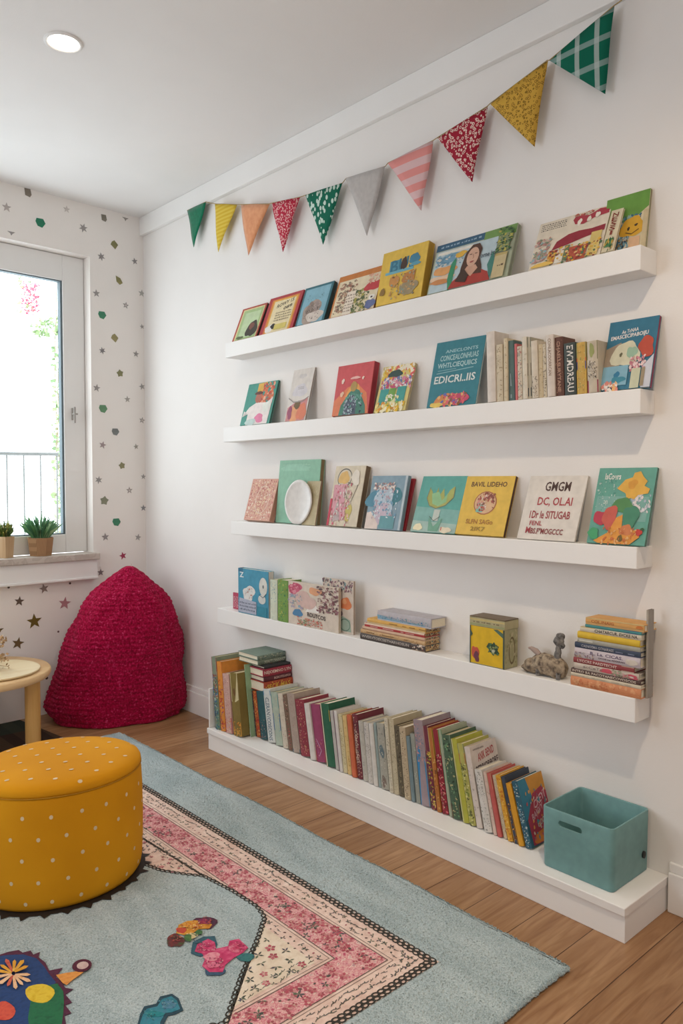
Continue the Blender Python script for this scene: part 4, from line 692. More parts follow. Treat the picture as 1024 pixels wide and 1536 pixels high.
o = MB(); o.box((-.0015, -.0015, ht*.8), (D+.0015, Wt+.0015, ht), 'b0a880'); o.box((-.0015, -.0015, ht-.004), (D+.0015, Wt+.0015, ht+.001), '6a5a44')
art(o, lambda u, v, q: (-.0015-q, Wt*(1-u), ht*(.8+.2*v)), [('r', 'c8b878', 0, .62, 1, .78), ('r', '9aa070', 0, .1, 1, .3), ('w', '7a7050', .1, .35, .9, .6, 1, 3)]); o.build('lid', r, .0015)
# little stone-grey bird figurine
yf = y_at(820, -.046, z4); r = empty('bird_figurine', (-.046, yf, z4)); r.scale = (1.3, 1.58, 1.5); tag(r, 'small lumpy grey brown long-necked bird figurine beside the right book stack', 'figurine')
def lump(name, par, m, spheres, subdiv=3, disp=.0015, sc=60, seed=0):
    b = bmesh.new()
    me = bpy.data.meshes.new(name); vs, fs = [], []
    bmesh.ops.create_icosphere(b, subdivisions=subdiv, radius=1); base_ = [v.co.copy() for v in b.verts]; ff = [tuple(v.index for v in f.verts) for f in b.faces]; b.free()
    for (c, rr, rot) in spheres:
        o_ = len(vs); Rm = Matrix.Rotation(rot, 3, 'X')
        for p in base_:
            q = Rm@Vector((p.x*rr[0], p.y*rr[1], p.z*rr[2]))+Vector(c); n_ = noise.noise(q*sc+Vector((seed, 0, 0)))
            q += p*disp*n_*2; vs.append(q)
        fs += [tuple(o_+i for i in f) for f in ff]
    me.from_pydata(vs, [], fs); me.materials.append(m); me.polygons.foreach_set('use_smooth', [True]*len(fs))
    ob = bpy.data.objects.new(name, me); COL.objects.link(ob); ob.parent = par
    rm = ob.modifiers.new('remesh', 'REMESH'); rm.mode = 'VOXEL'; rm.voxel_size = min(.0012, max(rr[0] for _, rr, _ in spheres)*.06); rm.use_smooth_shade = True
    return ob
stoneM = fibre_mat('pebbled_stone', ['5a5048', '9a8a76', 'b8a890'], 120, .002, .85, 0); darkM = fibre_mat('dark_stone', ['3c3a38', '7a7672', '8e8a84'], 120, .001, .8, 0)
lump('body', r, stoneM, [((0, 0, .022), (.020, .033, .021), 0), ((.0, .030, .014), (.016, .016, .014), .4), ((0, -.022, .020), (.017, .020, .021), 0), ((0, .042, .008), (.010, .012, .008), 0)], disp=.0022, sc=90)
lump('neck', r, darkM, [((0, -.022, .042), (.007, .007, .016), .1), ((0, -.023, .054), (.0055, .0055, .012), 0)], disp=.001, sc=120)
lump('head', r, darkM, [((0, -.024, .070), (.008, .010, .010), .5), ((0, -.027, .080), (.006, .008, .007), .3), ((0, -.030, .064), (.006, .007, .006), 0)], disp=.0012, sc=140)
o = MB(); o.tube([(0, .016, .038), (0, .024, .044), (0, .034, .048), (0, .040, .0475)], [.005, .006, .004, .0015], 'a8948a', 8); o.build('tail_feather', r)
for yy in (-.03, .012): o = MB(); o.tube([(-.012, yy, .012), (-.014, yy, 0)], [.005, .004], darkM, 8); o.build('foot', r)
# ------------------------------------------------------------------ teal storage bin on the ledge
Yb0, Yb1 = .944, 1.144; bx0, bx1 = -.194, -.006; hb = h_to(Vector((bx0, Yb0, LZ)), Vector((-.02, 0, 1)).normalized(), 1245)
def rrect(x0, y0, x1, y1, r_, z, n=6):
    out = []
    for cx, cy, a0 in ((x1-r_, y1-r_, 0), (x0+r_, y1-r_, 90), (x0+r_, y0+r_, 180), (x1-r_, y0+r_, 270)):
        for i in range(n+1):
            t = math.radians(a0+90*i/n); out.append((cx+r_*math.cos(t), cy+r_*math.sin(t), z))
    return out
o = MB(); t_ = .0045; e_ = .006
o.rings([rrect(bx0, Yb0, bx1, Yb1, .012, LZ+.0006), rrect(bx0-.0015, Yb0-.0015, bx1, Yb1+.0015, .013, LZ+.004), rrect(bx0-e_, Yb0-e_*.6, bx1, Yb1+e_*.6, .014, LZ+hb-.002), rrect(bx0-e_+.001, Yb0-e_*.6+.001, bx1-.001, Yb1+e_*.6-.001, .013, LZ+hb),
         rrect(bx0-e_+t_, Yb0-e_*.6+t_, bx1-t_, Yb1+e_*.6-t_, .010, LZ+hb), rrect(bx0-e_+t_+.001, Yb0-e_*.6+t_+.001, bx1-t_-.001, Yb1+e_*.6-t_-.001, .010, LZ+hb-.002), rrect(bx0+t_, Yb0+t_, bx1-t_, Yb1-t_, .009, LZ+.007)], M('6a9c9c', .45, .4))
q = o.build('storage_bin'); tag(q, 'open teal storage bin with a slot handle on the low ledge', 'storage bin')
c = MB(); zs, ys, sl_ = LZ+hb*.80, Yb0+.118, .026
def slot(x): return [(x, ys+(sl_ if math.cos(t) > 0 else -sl_)+.0085*math.cos(t), zs+.0085*math.sin(t)) for t in [2*math.pi*(i+.5)/24 for i in range(24)]]
c.rings([slot(bx0-.03), slot(bx0+.02)], '6ba6a4'); cu = c.build('cut')
b_ = bmesh.new(); b_.from_mesh(cu.data); bmesh.ops.recalc_face_normals(b_, faces=b_.faces); b_.to_mesh(cu.data); b_.free()
b_ = bmesh.new(); b_.from_mesh(q.data); bmesh.ops.remove_doubles(b_, verts=b_.verts, dist=1e-6); bmesh.ops.recalc_face_normals(b_, faces=b_.faces); b_.to_mesh(q.data); b_.free()
md = q.modifiers.new('b', 'BOOLEAN'); md.object = cu; md.operation = 'DIFFERENCE'; md.solver = 'EXACT'
me = bpy.data.meshes.new_from_object(q.evaluated_get(bpy.context.evaluated_depsgraph_get())); q.modifiers.clear(); q.data = me; bpy.data.objects.remove(cu)
for p in me.polygons: p.use_smooth = True
me.set_sharp_from_angle(angle=.6)
gp = on(963, 1281, 'Y', Yb0); gr = MB(); gr.rings([[(gp.x+.0075*math.cos(t), y, gp.z+.0095*math.sin(t)) for t in [2*math.pi*i/20 for i in range(20)]] for y in (Yb0-.0065, Yb0-.0010)], M('14161a', .5)); g_ = gr.build('hole_disc', q); g_['label'] = 'small black disc standing for a round hole'  # black disc stands in for the dark inside of a round side hole
# ------------------------------------------------------------------ crocheted bean bag in the corner
cb = Vector((-.325, 3.452, 0)); r = empty('bean_bag', cb); tag(r, 'crimson crocheted cone shaped bean bag in the room corner', 'bean bag')
r.rotation_euler = (0, 0, math.atan2(-.435, .90))
dpt = (cb-_C).dot(_fw); pxc = 512+F_PX*((cb-_C).dot(_rt))/dpt
SIL = [(848, 192, 198), (852, 183, 206), (860, 171, 218), (870, 159, 229), (885, 141, 245), (905, 124, 259), (925, 113, 266), (945, 105, 270), (980, 93, 275), (1010, 84, 277), (1035, 76, 278), (1052, 72, 278), (1062, 76, 276), (1068, 84, 268)]
def sil(z):
    py = 768-F_PX*((Vector((cb.x, cb.y, z))-_C).dot(_up))/((Vector((cb.x, cb.y, z))-_C).dot(_fw))
    for (a, l0, r0), (b, l1, r1) in zip(SIL, SIL[1:]):
        if py <= b: t = (py-a)/(b-a); t = max(0, t); return (l0+(l1-l0)*t, r0+(r1-r0)*t)
    return SIL[-1][1:]
zt = 1.119-(849-724)/F_PX*dpt; NR, NA = 200, 330; RW = 34; CWN = 66; o = MB(); rs = []
for i in range(NR+1):
    z = zt*(1-(1-i/NR)**1.0); l, rr = sil(z); kx = dpt/F_PX; hw = (rr-l)/2*kx; cx = ((rr+l)/2-pxc)*kx; ring = []
    dp_ = min(.185, hw*.62+.02) if hw < .3 else .185
    if i == 0: hw *= .9; dp_ *= .9
    for j in range(NA):
        t = 2*math.pi*j/NA; rowf = i/NR*RW; row = int(rowf); ph = rowf-row
        st_ = abs(math.sin(math.pi*ph))**.7*(.55+.45*abs(math.sin(CWN/2*t+(row % 2)*math.pi/2)))
        wr = noise.noise(Vector((math.cos(t)*2.2, math.sin(t)*2.2, z*7)))*.020+noise.noise(Vector((math.cos(t)*5, math.sin(t)*5, z*15+4)))*.010+noise.noise(Vector((math.cos(t)*40, math.sin(t)*40, z*90+4)))*.0022
        q_ = 1+(wr*min(1, hw/.2)+.0065*st_*min(1, hw/.12)-.010)/max(hw, .06)
        ring.append((cx+hw*q_*math.cos(t), -.02+dp_*q_*math.sin(t)-.0, z))
    rs.append(ring)
cm, nt, b = base('crochet_yarn', .95, .1); n = nd(nt, 'ShaderNodeTexNoise'); n.inputs['Scale'].default_value = 120; n.inputs['Detail'].default_value = 5
nt.links.new(coords(nt), n.inputs['Vector']); nt.links.new(ramp(nt, n.outputs[0], [(.34, '80022a'), (.48, 'ac063c'), (.6, 'c0144c'), (.72, 'd4507e')]), b.inputs['Base Color'])
n2 = nd(nt, 'ShaderNodeTexNoise'); n2.inputs['Scale'].default_value = 260; nt.links.new(coords(nt, (1, 1, 2)), n2.inputs['Vector']); bump(nt, b, n2.outputs[0], .006, 1); b.inputs['Sheen Weight'].default_value = .05
o.rings(rs, cm); o.build('knitted_cover', r)
l, rr = sil(zt); o = MB(); tx0 = ((l+rr)/2-pxc)*dpt/F_PX
o.tube([(tx0+.008+.004*math.sin(t), -.02, zt-.004+.016*math.sin(t/2)**1) for t in [2*math.pi*i/12 for i in range(7)]], .0016, 'e8dcdc', 6); o.build('hanging_loop', r)['label'] = 'white cord loop'
# ------------------------------------------------------------------ yellow dotted pouf
px_, py_, a_, b__, ro_ = -1.1196, 2.1145, .2024, .2272, 4.592
r = empty('pouf', (px_, py_, .0152)); tag(r, 'round mustard yellow pouf with white polka dots, on the rug', 'pouf')
ym, nt, b = base('mustard_cotton', .85, .2); n = nd(nt, 'ShaderNodeTexNoise'); n.inputs['Scale'].default_value = 4; nt.links.new(coords(nt), n.inputs['Vector'])
nt.links.new(ramp(nt, n.outputs[0], [(.3, 'cf8c0e'), (.7, 'df9c16')]), b.inputs['Base Color']); n2 = nd(nt, 'ShaderNodeTexNoise'); n2.inputs['Scale'].default_value = 500; nt.links.new(coords(nt), n2.inputs['Vector']); bump(nt, b, n2.outputs[0], .0006, .6)
PR = [(.90, 0), (.955, .004), (.985, .014), (1.0, .035), (1.012, .09), (1.015, .16), (1.008, .24), (.998, .285), (.988, .296)]
PT = [(.985, .296), (.978, .2985), (.990, .301), (.997, .306), (.993, .3135), (.975, .3205), (.93, .327), (.86, .3315), (.7, .336), (.45, .3385), (.2, .340), (0.001, .3403)]
def P2(k, t, z): x, y = a_*k*math.cos(t), b__*k*math.sin(t); return (x*math.cos(ro_)-y*math.sin(ro_), x*math.sin(ro_)+y*math.cos(ro_), z)
o = MB(); o.rings([[P2(k, 2*math.pi*i/96, z) for i in range(96)] for k, z in PR], ym)
def kat(z, T):
    for (k0, z0), (k1, z1) in zip(T, T[1:]):
        if z0 <= z <= z1: return k0+(k1-k0)*(z-z0)/(z1-z0)
    return T[-1][0]
dotm = M('e4cba0', .8); nD = 20; R = random.Random(3)
for row in range(5):
    z = .030+row*.0555
    for i in range(nD):
        t0 = 2*math.pi*(i+.5*(row % 2))/nD+R.uniform(-.015, .015); z0 = z+R.uniform(-.003, .003); rd_ = .0046
        o.add([P2(kat(z0+rd_*1.2*math.sin(s), PR)+.0025, t0+rd_*math.cos(s)/.215, z0+rd_*1.2*math.sin(s)) for s in [2*math.pi*k/12 for k in range(12)]], [tuple(range(12))], dotm)
o.build('body', r)
o = MB(); o.rings([[P2(k, 2*math.pi*i/96, z+(.0009*min(1, k*3)*noise.noise(Vector((math.cos(i/96*6.283)*1.5, math.sin(i/96*6.283)*1.5, k*2))) if z > .315 else 0)) for i in range(96)] for k, z in PT], ym)
def zt_(k):
    for (k0, z0), (k1, z1) in zip(PT[3:], PT[4:]):
        if k1 <= k <= k0: return z0+(z1-z0)*(k0-k)/(k0-k1)
    return .3403
for i in range(-5, 6):
    for j in range(-5, 6):
        x = (i+.5*(j % 2))*.064+R.uniform(-.003, .003); y = j*.052+R.uniform(-.003, .003); k = math.hypot(x/a_, y/b__)
        if k > .95: continue
        pts = []
        for s in [2*math.pi*q/12 for q in range(12)]:
            xx, yy = x+.0046*math.cos(s), y+.0062*math.sin(s); kk = math.hypot(xx/a_, yy/b__)
            pts.append((xx*math.cos(ro_)-yy*math.sin(ro_), xx*math.sin(ro_)+yy*math.cos(ro_), zt_(kk)+.0013))
        o.add(pts, [tuple(range(12))], dotm)
st_top = o.build('seat_top', r)
o = MB(); o.tube([P2(.996, 2*math.pi*i/96, .2992) for i in range(97)], .0014, M('b87f14', .85), 6); o.build('piping', st_top)
# ------------------------------------------------------------------ side table, tray, dried grass
wd = wood_mat('light_beech', 'd8ae78', 'e8c898', (1, 8, 8), .45); wdl = wood_mat('beech_legs', 'c8964e', 'dcae6c', (14, 14, 1), .5)
zf = 0.0; tp = on(50, 1122, 'Z', 0); dT = (tp-_C).dot(_fw); ztab = h_to(Vector((tp.x, tp.y, 0)), Vector((0, 0, 1)), 1003)
ctr = tp+(_rt*-.205+Vector((_fw.x, _fw.y, 0)).normalized()*-.05); ctr.z = 0; print('TABLE', tp, ctr, ztab)
r = empty('side_table', ctr); tag(r, 'small round light wood side table at the left edge', 'side table')
o = MB(); Rt = .285; o.lathe([(Rt*.9, ztab-.034), (Rt*.975, ztab-.030), (Rt, ztab-.018), (Rt*.995, ztab-.006), (Rt*.98, ztab), (0.001, ztab)], wd, 96); o.build('tabletop', r)
for k in range(3):
    d0 = (tp-ctr); d0 = Matrix.Rotation(2*math.pi*k/3, 3, 'Z')@d0; o = MB(); o.tube([(d0.x, d0.y, .0085), (d0.x, d0.y, ztab-.034)], .031, wdl, 28); o.build('leg', r)
tc = ctr+_rt*.07+Vector((_fw.x, _fw.y, 0)).normalized()*-.02; tc.z = ztab+.0006
q = MB(); q.lathe([(.17, 0), (.182, .004), (.185, .010), (.181, .0125), (.172, .009), (.001, .008)], wood_mat('pale_maple', 'e6d0a4', 'f0e0bc', (1, 10, 8), .4), 72); q = q.build('tray'); q.location = tc; tag(q, 'round pale wood tray on the small side table', 'tray')
gp = on(2, 996, 'Z', ztab+.03); r = empty('dried_grass', (gp.x-.03, gp.y, ztab+.0135)); tag(r, 'bunch of tan dried grass lying on the round tray, cut by the left edge', 'dried grass')
R = random.Random(9); o = MB(); h = MB(); gv = Vector((_rt.x, _rt.y, 0))
for k in range(44):
    e = gv*R.uniform(-.08, .06)+Vector((0, 0, R.uniform(.0, .13)))+Vector((_fw.x, _fw.y, 0))*R.uniform(-.03, .03)
    s0 = gv*R.uniform(-.12, -.02)+Vector((0, 0, .004)); mid = (s0+e)/2+Vector((0, 0, .012)); o.tube([s0, mid, e], .0011, 'b89460', 5)
    for j in range(7):
        p = mid.lerp(e, R.uniform(.3, 1))+Vector((R.uniform(-1, 1), R.uniform(-1, 1), R.uniform(-.6, 1)))*.005; p.z = max(p.z, .003); leafq(h, p, R.uniform(.009, .018), R.choice(['c8a070', 'b8905c', 'd8b888', 'a88458']), R)
o.build('stem', r); h.build('seed_head', r)
# ------------------------------------------------------------------ potted plants on the sill
def pot(px, py, wpx, hpx, sq, lab, seed, top, spread, cols):
    out = -.012; u, z = bw(px, py, out); z = Z0+.0046; P = TB@Vector((u, out, z)); d = (P-_C).dot(_fw); wt = wpx/F_PX*d/2; hp = hpx/F_PX*d
    r = empty('potted_grass', P); tag(r, lab, 'potted plant', 'plants on the window sill'); o = MB(); n = 4 if sq else 8; pm = stripe_mat('slatted_wood', 'b08a66', '9a7656', 220, 0, .5)
    r.rotation_euler = (0, 0, .5)
    def rg(k, z): return [(wt*k*math.cos(2*math.pi*(i+.5)/n), wt*k*math.sin(2*math.pi*(i+.5)/n), z) for i in range(n)]
    o.rings([rg(.84, 0), rg(1.02, hp), rg(.93, hp), rg(.90, hp-.008)], pm if not sq else wood_mat('pot_wood', 'b8946c', 'ceb08a', (20, 20, 2)), True, False); o.build('pot', r, .001)
    g = MB(); R = random.Random(seed); gh = top/F_PX*d
    for k in range(200):
        a = R.uniform(0, 6.28); sp_ = R.uniform(0, 1)**.8*spread; L = gh*(1-.45*(sp_/spread)**1.5)*R.uniform(.55, 1); b0 = Vector((math.cos(a), math.sin(a), 0))*R.uniform(0, wt*.6)+Vector((0, 0, hp-.009))
        tip = b0+Vector((math.cos(a)*sp_, math.sin(a)*sp_, L)); mid = b0+Vector((math.cos(a)*sp_*.3, math.sin(a)*sp_*.3, L*.6)); side = Vector((-math.sin(a), math.cos(a), 0))*.0017
        c = R.choice(cols); g.add([b0-side, b0+side, mid+side*.8, tip, mid-side*.8], [(0, 1, 2, 3, 4)], c)
        if k % 2 == 0:
            for q in range(3): leafq(g, mid.lerp(tip, .3*q+.1), .007, c, R)
    g.build('grass', r)
pot(61, 829, 38, 27, False, 'green grassy plant in a slatted brown wood pot, right one on the window sill', 4, 46, .075, ['5f9a68', '7ab478', '4f8a64', 'a8cc98', '6aa47c'])
pot(8, 832, 26, 32, True, 'small bushy plant in a square light wood pot, left one on the window sill', 6, 32, .040, ['6a8a3c', '4a6a34', 'a8a848', '3c5a34', 'c8b858'])
# ------------------------------------------------------------------ dark mat under the table
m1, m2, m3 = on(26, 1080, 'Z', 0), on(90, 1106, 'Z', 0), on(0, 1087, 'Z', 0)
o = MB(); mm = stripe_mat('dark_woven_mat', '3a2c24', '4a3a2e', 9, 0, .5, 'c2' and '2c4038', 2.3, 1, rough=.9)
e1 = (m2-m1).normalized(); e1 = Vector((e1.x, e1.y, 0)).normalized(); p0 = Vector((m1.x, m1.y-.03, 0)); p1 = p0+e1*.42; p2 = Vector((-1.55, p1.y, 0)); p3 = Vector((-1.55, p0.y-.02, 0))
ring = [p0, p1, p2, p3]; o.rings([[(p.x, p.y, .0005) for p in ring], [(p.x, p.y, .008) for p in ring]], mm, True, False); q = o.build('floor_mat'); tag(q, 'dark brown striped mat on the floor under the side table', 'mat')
# ------------------------------------------------------------------ the rug
RX0, RX1, RY0, RY1, RZ = -2.35, -.425, .925, 3.165, .0125
rug = empty('rug', (-1.3, 2, 0)); tag(rug, 'large pale blue rug with pink floral border and appliques', 'rug'); O = Vector((1.3, -2, 0)); TR = Matrix.Translation(O)
rm, nt, b = base('blue_wool_pile', .97, .05); b.inputs['Sheen Weight'].default_value = .25
n = nd(nt, 'ShaderNodeTexNoise'); n.inputs['Scale'].default_value = 330; n.inputs['Detail'].default_value = 3; nt.links.new(coords(nt), n.inputs['Vector'])
n3 = nd(nt, 'ShaderNodeTexNoise'); n3.inputs['Scale'].default_value = 5; n3.inputs['Detail'].default_value = 5; nt.links.new(coords(nt, (3, 1, 1)), n3.inputs['Vector'])
ad = nd(nt, 'ShaderNodeMath', _operation='ADD'); m_ = nd(nt, 'ShaderNodeMath', _operation='MULTIPLY'); m_.inputs[1].default_value = .45; nt.links.new(n3.outputs[0], m_.inputs[0]); nt.links.new(n.outputs[0], ad.inputs[0]); nt.links.new(m_.outputs[0], ad.inputs[1])
nt.links.new(ramp(nt, ad.outputs[0], [(.5, '8ea0a3'), (.72, 'adbdc0'), (.9, 'c6d2d3')]), b.inputs['Base Color']); bump(nt, b, n.outputs[0], .0015, 1)
def edge_n(s, sd): return noise.noise(Vector((s*3, sd, 0)))*.008+noise.noise(Vector((s*38, sd, 5)))*.0035+noise.noise(Vector((s*130, sd, 9)))*.0018
def outline(k):
    out = []
    N = 420
    for (xa, ya), (xb, yb), sd, nx, ny in (((RX0, RY0), (RX1, RY0), 1, 0, -1), ((RX1, RY0), (RX1, RY1), 2, 1, 0), ((RX1, RY1), (RX0, RY1), 3, 0, 1), ((RX0, RY1), (RX0, RY0), 4, -1, 0)):
        for i in range(N):
            t = i/N; L = math.hypot(xb-xa, yb-ya)*t; e = edge_n(L, sd*7); x = xa+(xb-xa)*t; y = ya+(yb-ya)*t; out.append((x+nx*(e+k), y+ny*(e+k)))
    return out
o = MB(); A = [[(x, y, z) for x, y in outline(k)] for k, z in ((-.004, .0004), (.003, .002), (.005, .005), (.005, .0085), (.001, .0115), (-.006, RZ))]
o.rings(A, rm, False); o.add(A[-1], [tuple(range(len(A[-1])))], rm)
def tufts(o, test, x0, x1, y0, y1, st_, z, hmin, seed, out=None):
    R = random.Random(seed); nx = int((x1-x0)/st_); ny = int((y1-y0)/st_); vs = []; fs = []
    for i in range(nx):
        for j in range(ny):
            x = x0+(i+R.random())*st_; y = y0+(j+R.random())*st_
            if not test(x, y): continue
            h = hmin*R.uniform(.6, 1.3); a = R.uniform(0, 6.28); s = st_*R.uniform(.5, .8); dx, dy = R.uniform(-.5, .5)*s*1.6, R.uniform(-.5, .5)*s*1.6; n = len(vs)
            for k in range(3): vs.append((x+s*math.cos(a+k*2.094), y+s*math.sin(a+k*2.094), z-.0008))
            vs.append((x+dx, y+dy, z+h)); fs += [(n, n+1, n+3), (n+1, n+2, n+3), (n+2, n, n+3)]
    o.add(vs, fs, rm, True)
tufts(o, lambda x, y: x > -.640 or y < 1.128, -1.75, RX1-.001, RY0+.001, RY1-.002, .0062, RZ, .0028, 1)
R = random.Random(8)
for k in range(5200):                                               # loose pile along the cut edges
    if R.random() < .62: x, y, nx, ny = RX1+edge_n(t_q := R.uniform(0, 2.2), 14)-.001, RY0+t_q, 1, 0
    else: t_q = R.uniform(0, 1.4); x, y, nx, ny = RX1-t_q, RY0-edge_n(1.925-t_q, 7)+.001, 0, -1
    z = R.uniform(.003, .0115); s = .0028; l = R.uniform(.003, .006); q0 = 1 if z < .009 else 0; x += nx*.003*q0; y += ny*.003*q0
    o.add([(x-ny*s, y+nx*s, z), (x+ny*s, y-nx*s, z), (x, y, z+.0045), (x+nx*l+R.uniform(-.002, .002), y+ny*l+R.uniform(-.002, .002), z+R.uniform(0, .004))], [(1, 0, 3), (2, 1, 3), (0, 2, 3)], rm, False)
o.build('pile', rug, T=TR)
def rp(x, y):                                                       # a point of the rug's face
    p = on(x, y, 'Z', RZ); return (p.x, p.y)
def flatpoly(o, pts, z, m): o.add([(x, y, z) for x, y in pts], [tuple(range(len(pts)))], m)
zb_ = RZ+.0006
# nested right-angled bands, corner towards the camera; distance d inwards from the outer line
CX, CY = -.632, 1.135; FY, FXL = 3.0, -2.2
def band(o, d0, d1, z, m, e0=None):
    flatpoly(o, [(CX-d0, CY+d0), (CX-d0, FY), (CX-d1, FY), (CX-d1, CY+d1)], z, m); flatpoly(o, [(CX-d0, CY+d0), (CX-d1, CY+d1), (FXL, CY+d1), (FXL, CY+d0)], z, m)
blush = fibre_mat('blush_cotton', ['d8b8aa', 'e6cabc', 'efd8ca'], 40, .001, .95, .1); cream = fibre_mat('cream_cotton', ['d8c4ae', 'e6d6c0', 'ecdfcc'], 40, .001, .95, .1)
rose = fibre_mat('rose_print', ['b84a64', 'd08490', 'e6bcb4', 'cf7484', 'ecd0c4', 'c09498'], 75, .001, .95, .1)
def inside_chain(): pass
FIELD = [rp(*q) for q in ((212, 1295), (240, 1306), (270, 1311), (306, 1315), (350, 1338), (385, 1360), (397, 1377), (386, 1410), (364, 1460), (350, 1500), (338, 1536))]
o = MB(); ext = [(-.919, 2.25), (-.95, 2.6), (-1.25, 3.0), (-2.2, 3.0), (-2.2, 1.30)]
allin = FIELD+[(-1.25, 1.24), (-1.5, 1.30), (-2.2, 1.30)]
flatpoly(o, [(CX, CY), (CX, FY), (FXL, FY), (FXL, CY)], zb_, blush)
band(o, .085, .170, zb_+.0003, rose)
flatpoly(o, [(CX-.215, CY+.19), (CX-.215, 1.62), rp(397, 1380), rp(386, 1410), rp(364, 1460), rp(350, 1500), (-1.13, 1.27), (-1.3, CY+.19)], zb_+.0004, cream)
o.build('border_panel', rug, T=TR)['label'] = 'blush pink floral border'
o = MB(); fld = [FIELD[0]]+[(-.919, 2.3), (-.95, 2.7), (-1.3, 2.95), (-2.1, 2.95), (-2.1, 1.36), (-1.4, 1.36), (-1.2, 1.345)]+FIELD[::-1][:-1]
flatpoly(o, fld, zb_+.0009, rm)
def inpoly(x, y, P=fld):
    c = False
    for i in range(len(P)):
        (x1, y1), (x2, y2) = P[i], P[i-1]
        if (y1 > y) != (y2 > y) and x < (x2-x1)*(y-y1)/(y2-y1)+x1: c = not c
    return c
tufts(o, inpoly, -1.75, -.80, 1.26, 2.5, .0065, zb_+.0009, .0013, 5)
o.build('centre_field', rug, T=TR)
# prints on the border
R = random.Random(11); o = MB(); zz_ = zb_+.0007
def motif(x, y, s, kind, ang):
    ca, sa = math.cos(ang), math.sin(ang)
    def q(pts, m): flatpoly(o, [(x+(a*ca-b*sa)*s, y+(a*sa+b*ca)*s) for a, b in pts], zz_+R.uniform(0, .0001), m)
    if kind == 'leaf':
        for k in range(R.randint(3, 5)): t = k*1.4+R.uniform(-.4, .4); q([(0, 0), (.6*math.cos(t-.35), .6*math.sin(t-.35)), (1.1*math.cos(t), 1.1*math.sin(t)), (.6*math.cos(t+.35), .6*math.sin(t+.35))], R.choice(['4a5448', '3c4640', '5c6a54', '4a4a58']))
    elif kind == 'vine': q([(-1.3, 0), (-.5, .35), (.3, .1), (1.2, .4), (1.25, .2), (.3, -.12), (-.5, .12), (-1.3, -.2)], R.choice(['4a5044', '3a3c38', '54585a'])); q([(-.2, .2), (.1, .8), (.3, .3)], '4a5044')
    elif kind == 'rose':
        for k in range(5): t = k*1.257; q([(0, 0), (.7*math.cos(t-.5), .7*math.sin(t-.5)), (1*math.cos(t), 1*math.sin(t)), (.7*math.cos(t+.5), .7*math.sin(t+.5))], R.choice(['b8485c', 'c86a74', 'a84a58', 'd08a8c']))
        q(ell(0, 0, .3, .3, 7), 'e0b8a8')
    else: q(ell(0, 0, .45, .3, 6), R.choice(['6a4a48', '4c4a44', 'b0606c']))
def okp(x, y): return True
for d, sp, sz in ((.040, .019, .0062), (.060, .021, .0055), (.195, .021, .0062), (.212, .024, .0055)):
    s = 0
    while s < 1.6:
        k = R.choice(['leaf', 'vine', 'leaf', 'dot']); motif(CX-d+R.uniform(-.004, .004), CY+d+s, sz*1.5*R.uniform(.7, 1.1), k, R.uniform(0, 3) if k != 'vine' else 1.57+R.uniform(-.3, .3))
        if s < .75: k = R.choice(['leaf', 'vine', 'vine']); motif(CX-d-s, CY+d+R.uniform(-.004, .004), sz*1.5*R.uniform(.7, 1.2), k, R.uniform(-.4, .4))
        s += sp*R.uniform(.7, 1.2)
zz_ = zb_+.00085
for i in range(520):                                                # roses over the rose band
    s = R.uniform(0, 1.55); d = R.uniform(.09, .166); k = R.choice(['rose', 'rose', 'dot', 'leaf'] if R.random() < .6 else ['rose', 'rose', 'rose'])
    if R.random() < .72: motif(CX-d, CY+d+s, R.uniform(.008, .014), k, R.uniform(0, 6))
    else: motif(CX-d-s*.5, CY+d, R.uniform(.008, .014), k, R.uniform(0, 6))
for i in range(14):                                                # sprigs on the cream panel
    for j in range(12):
        x = CX-.24-i*.034-(.017 if j % 2 else 0)+R.uniform(-.004, .004); y = CY+.205+j*.033+R.uniform(-.004, .004)
        fx = -.80-(1.60-y)*1.05
        if x > fx+.02: motif(x, y, R.uniform(.010, .0145), ('rose' if (i+j) % 3 == 0 else 'leaf'), R.uniform(0, 6))
for i in range(110):
    x = R.uniform(-.915, -.845); y = R.uniform(1.86, 2.5)
    if x > -.93+(2.02-y)*.4: motif(x, y, R.uniform(.005, .009), R.choice(['rose', 'dot', 'leaf', 'vine']), R.uniform(0, 6))
def line(pts, wdt, m, z):
    for (xa, ya), (xb, yb) in zip(pts, pts[1:]):
        L = math.hypot(xb-xa, yb-ya) or 1; nx, ny = -(yb-ya)/L*wdt/2, (xb-xa)/L*wdt/2; flatpoly(o, [(xa+nx, ya+ny), (xb+nx, yb+ny), (xb-nx, yb-ny), (xa-nx, ya-ny)], z, m)
for d, wdt in ((.084, .0022), (.171, .0022)): line([(CX-d, FY), (CX-d, CY+d), (FXL, CY+d)], wdt, '5a4a44', zb_+.0008)
for d in (.075, .180): line([(CX-d, FY), (CX-d, CY+d), (FXL, CY+d)], .0012, '6a5a54', zb_+.0008)
o.build('floral_print', rug, T=TR)
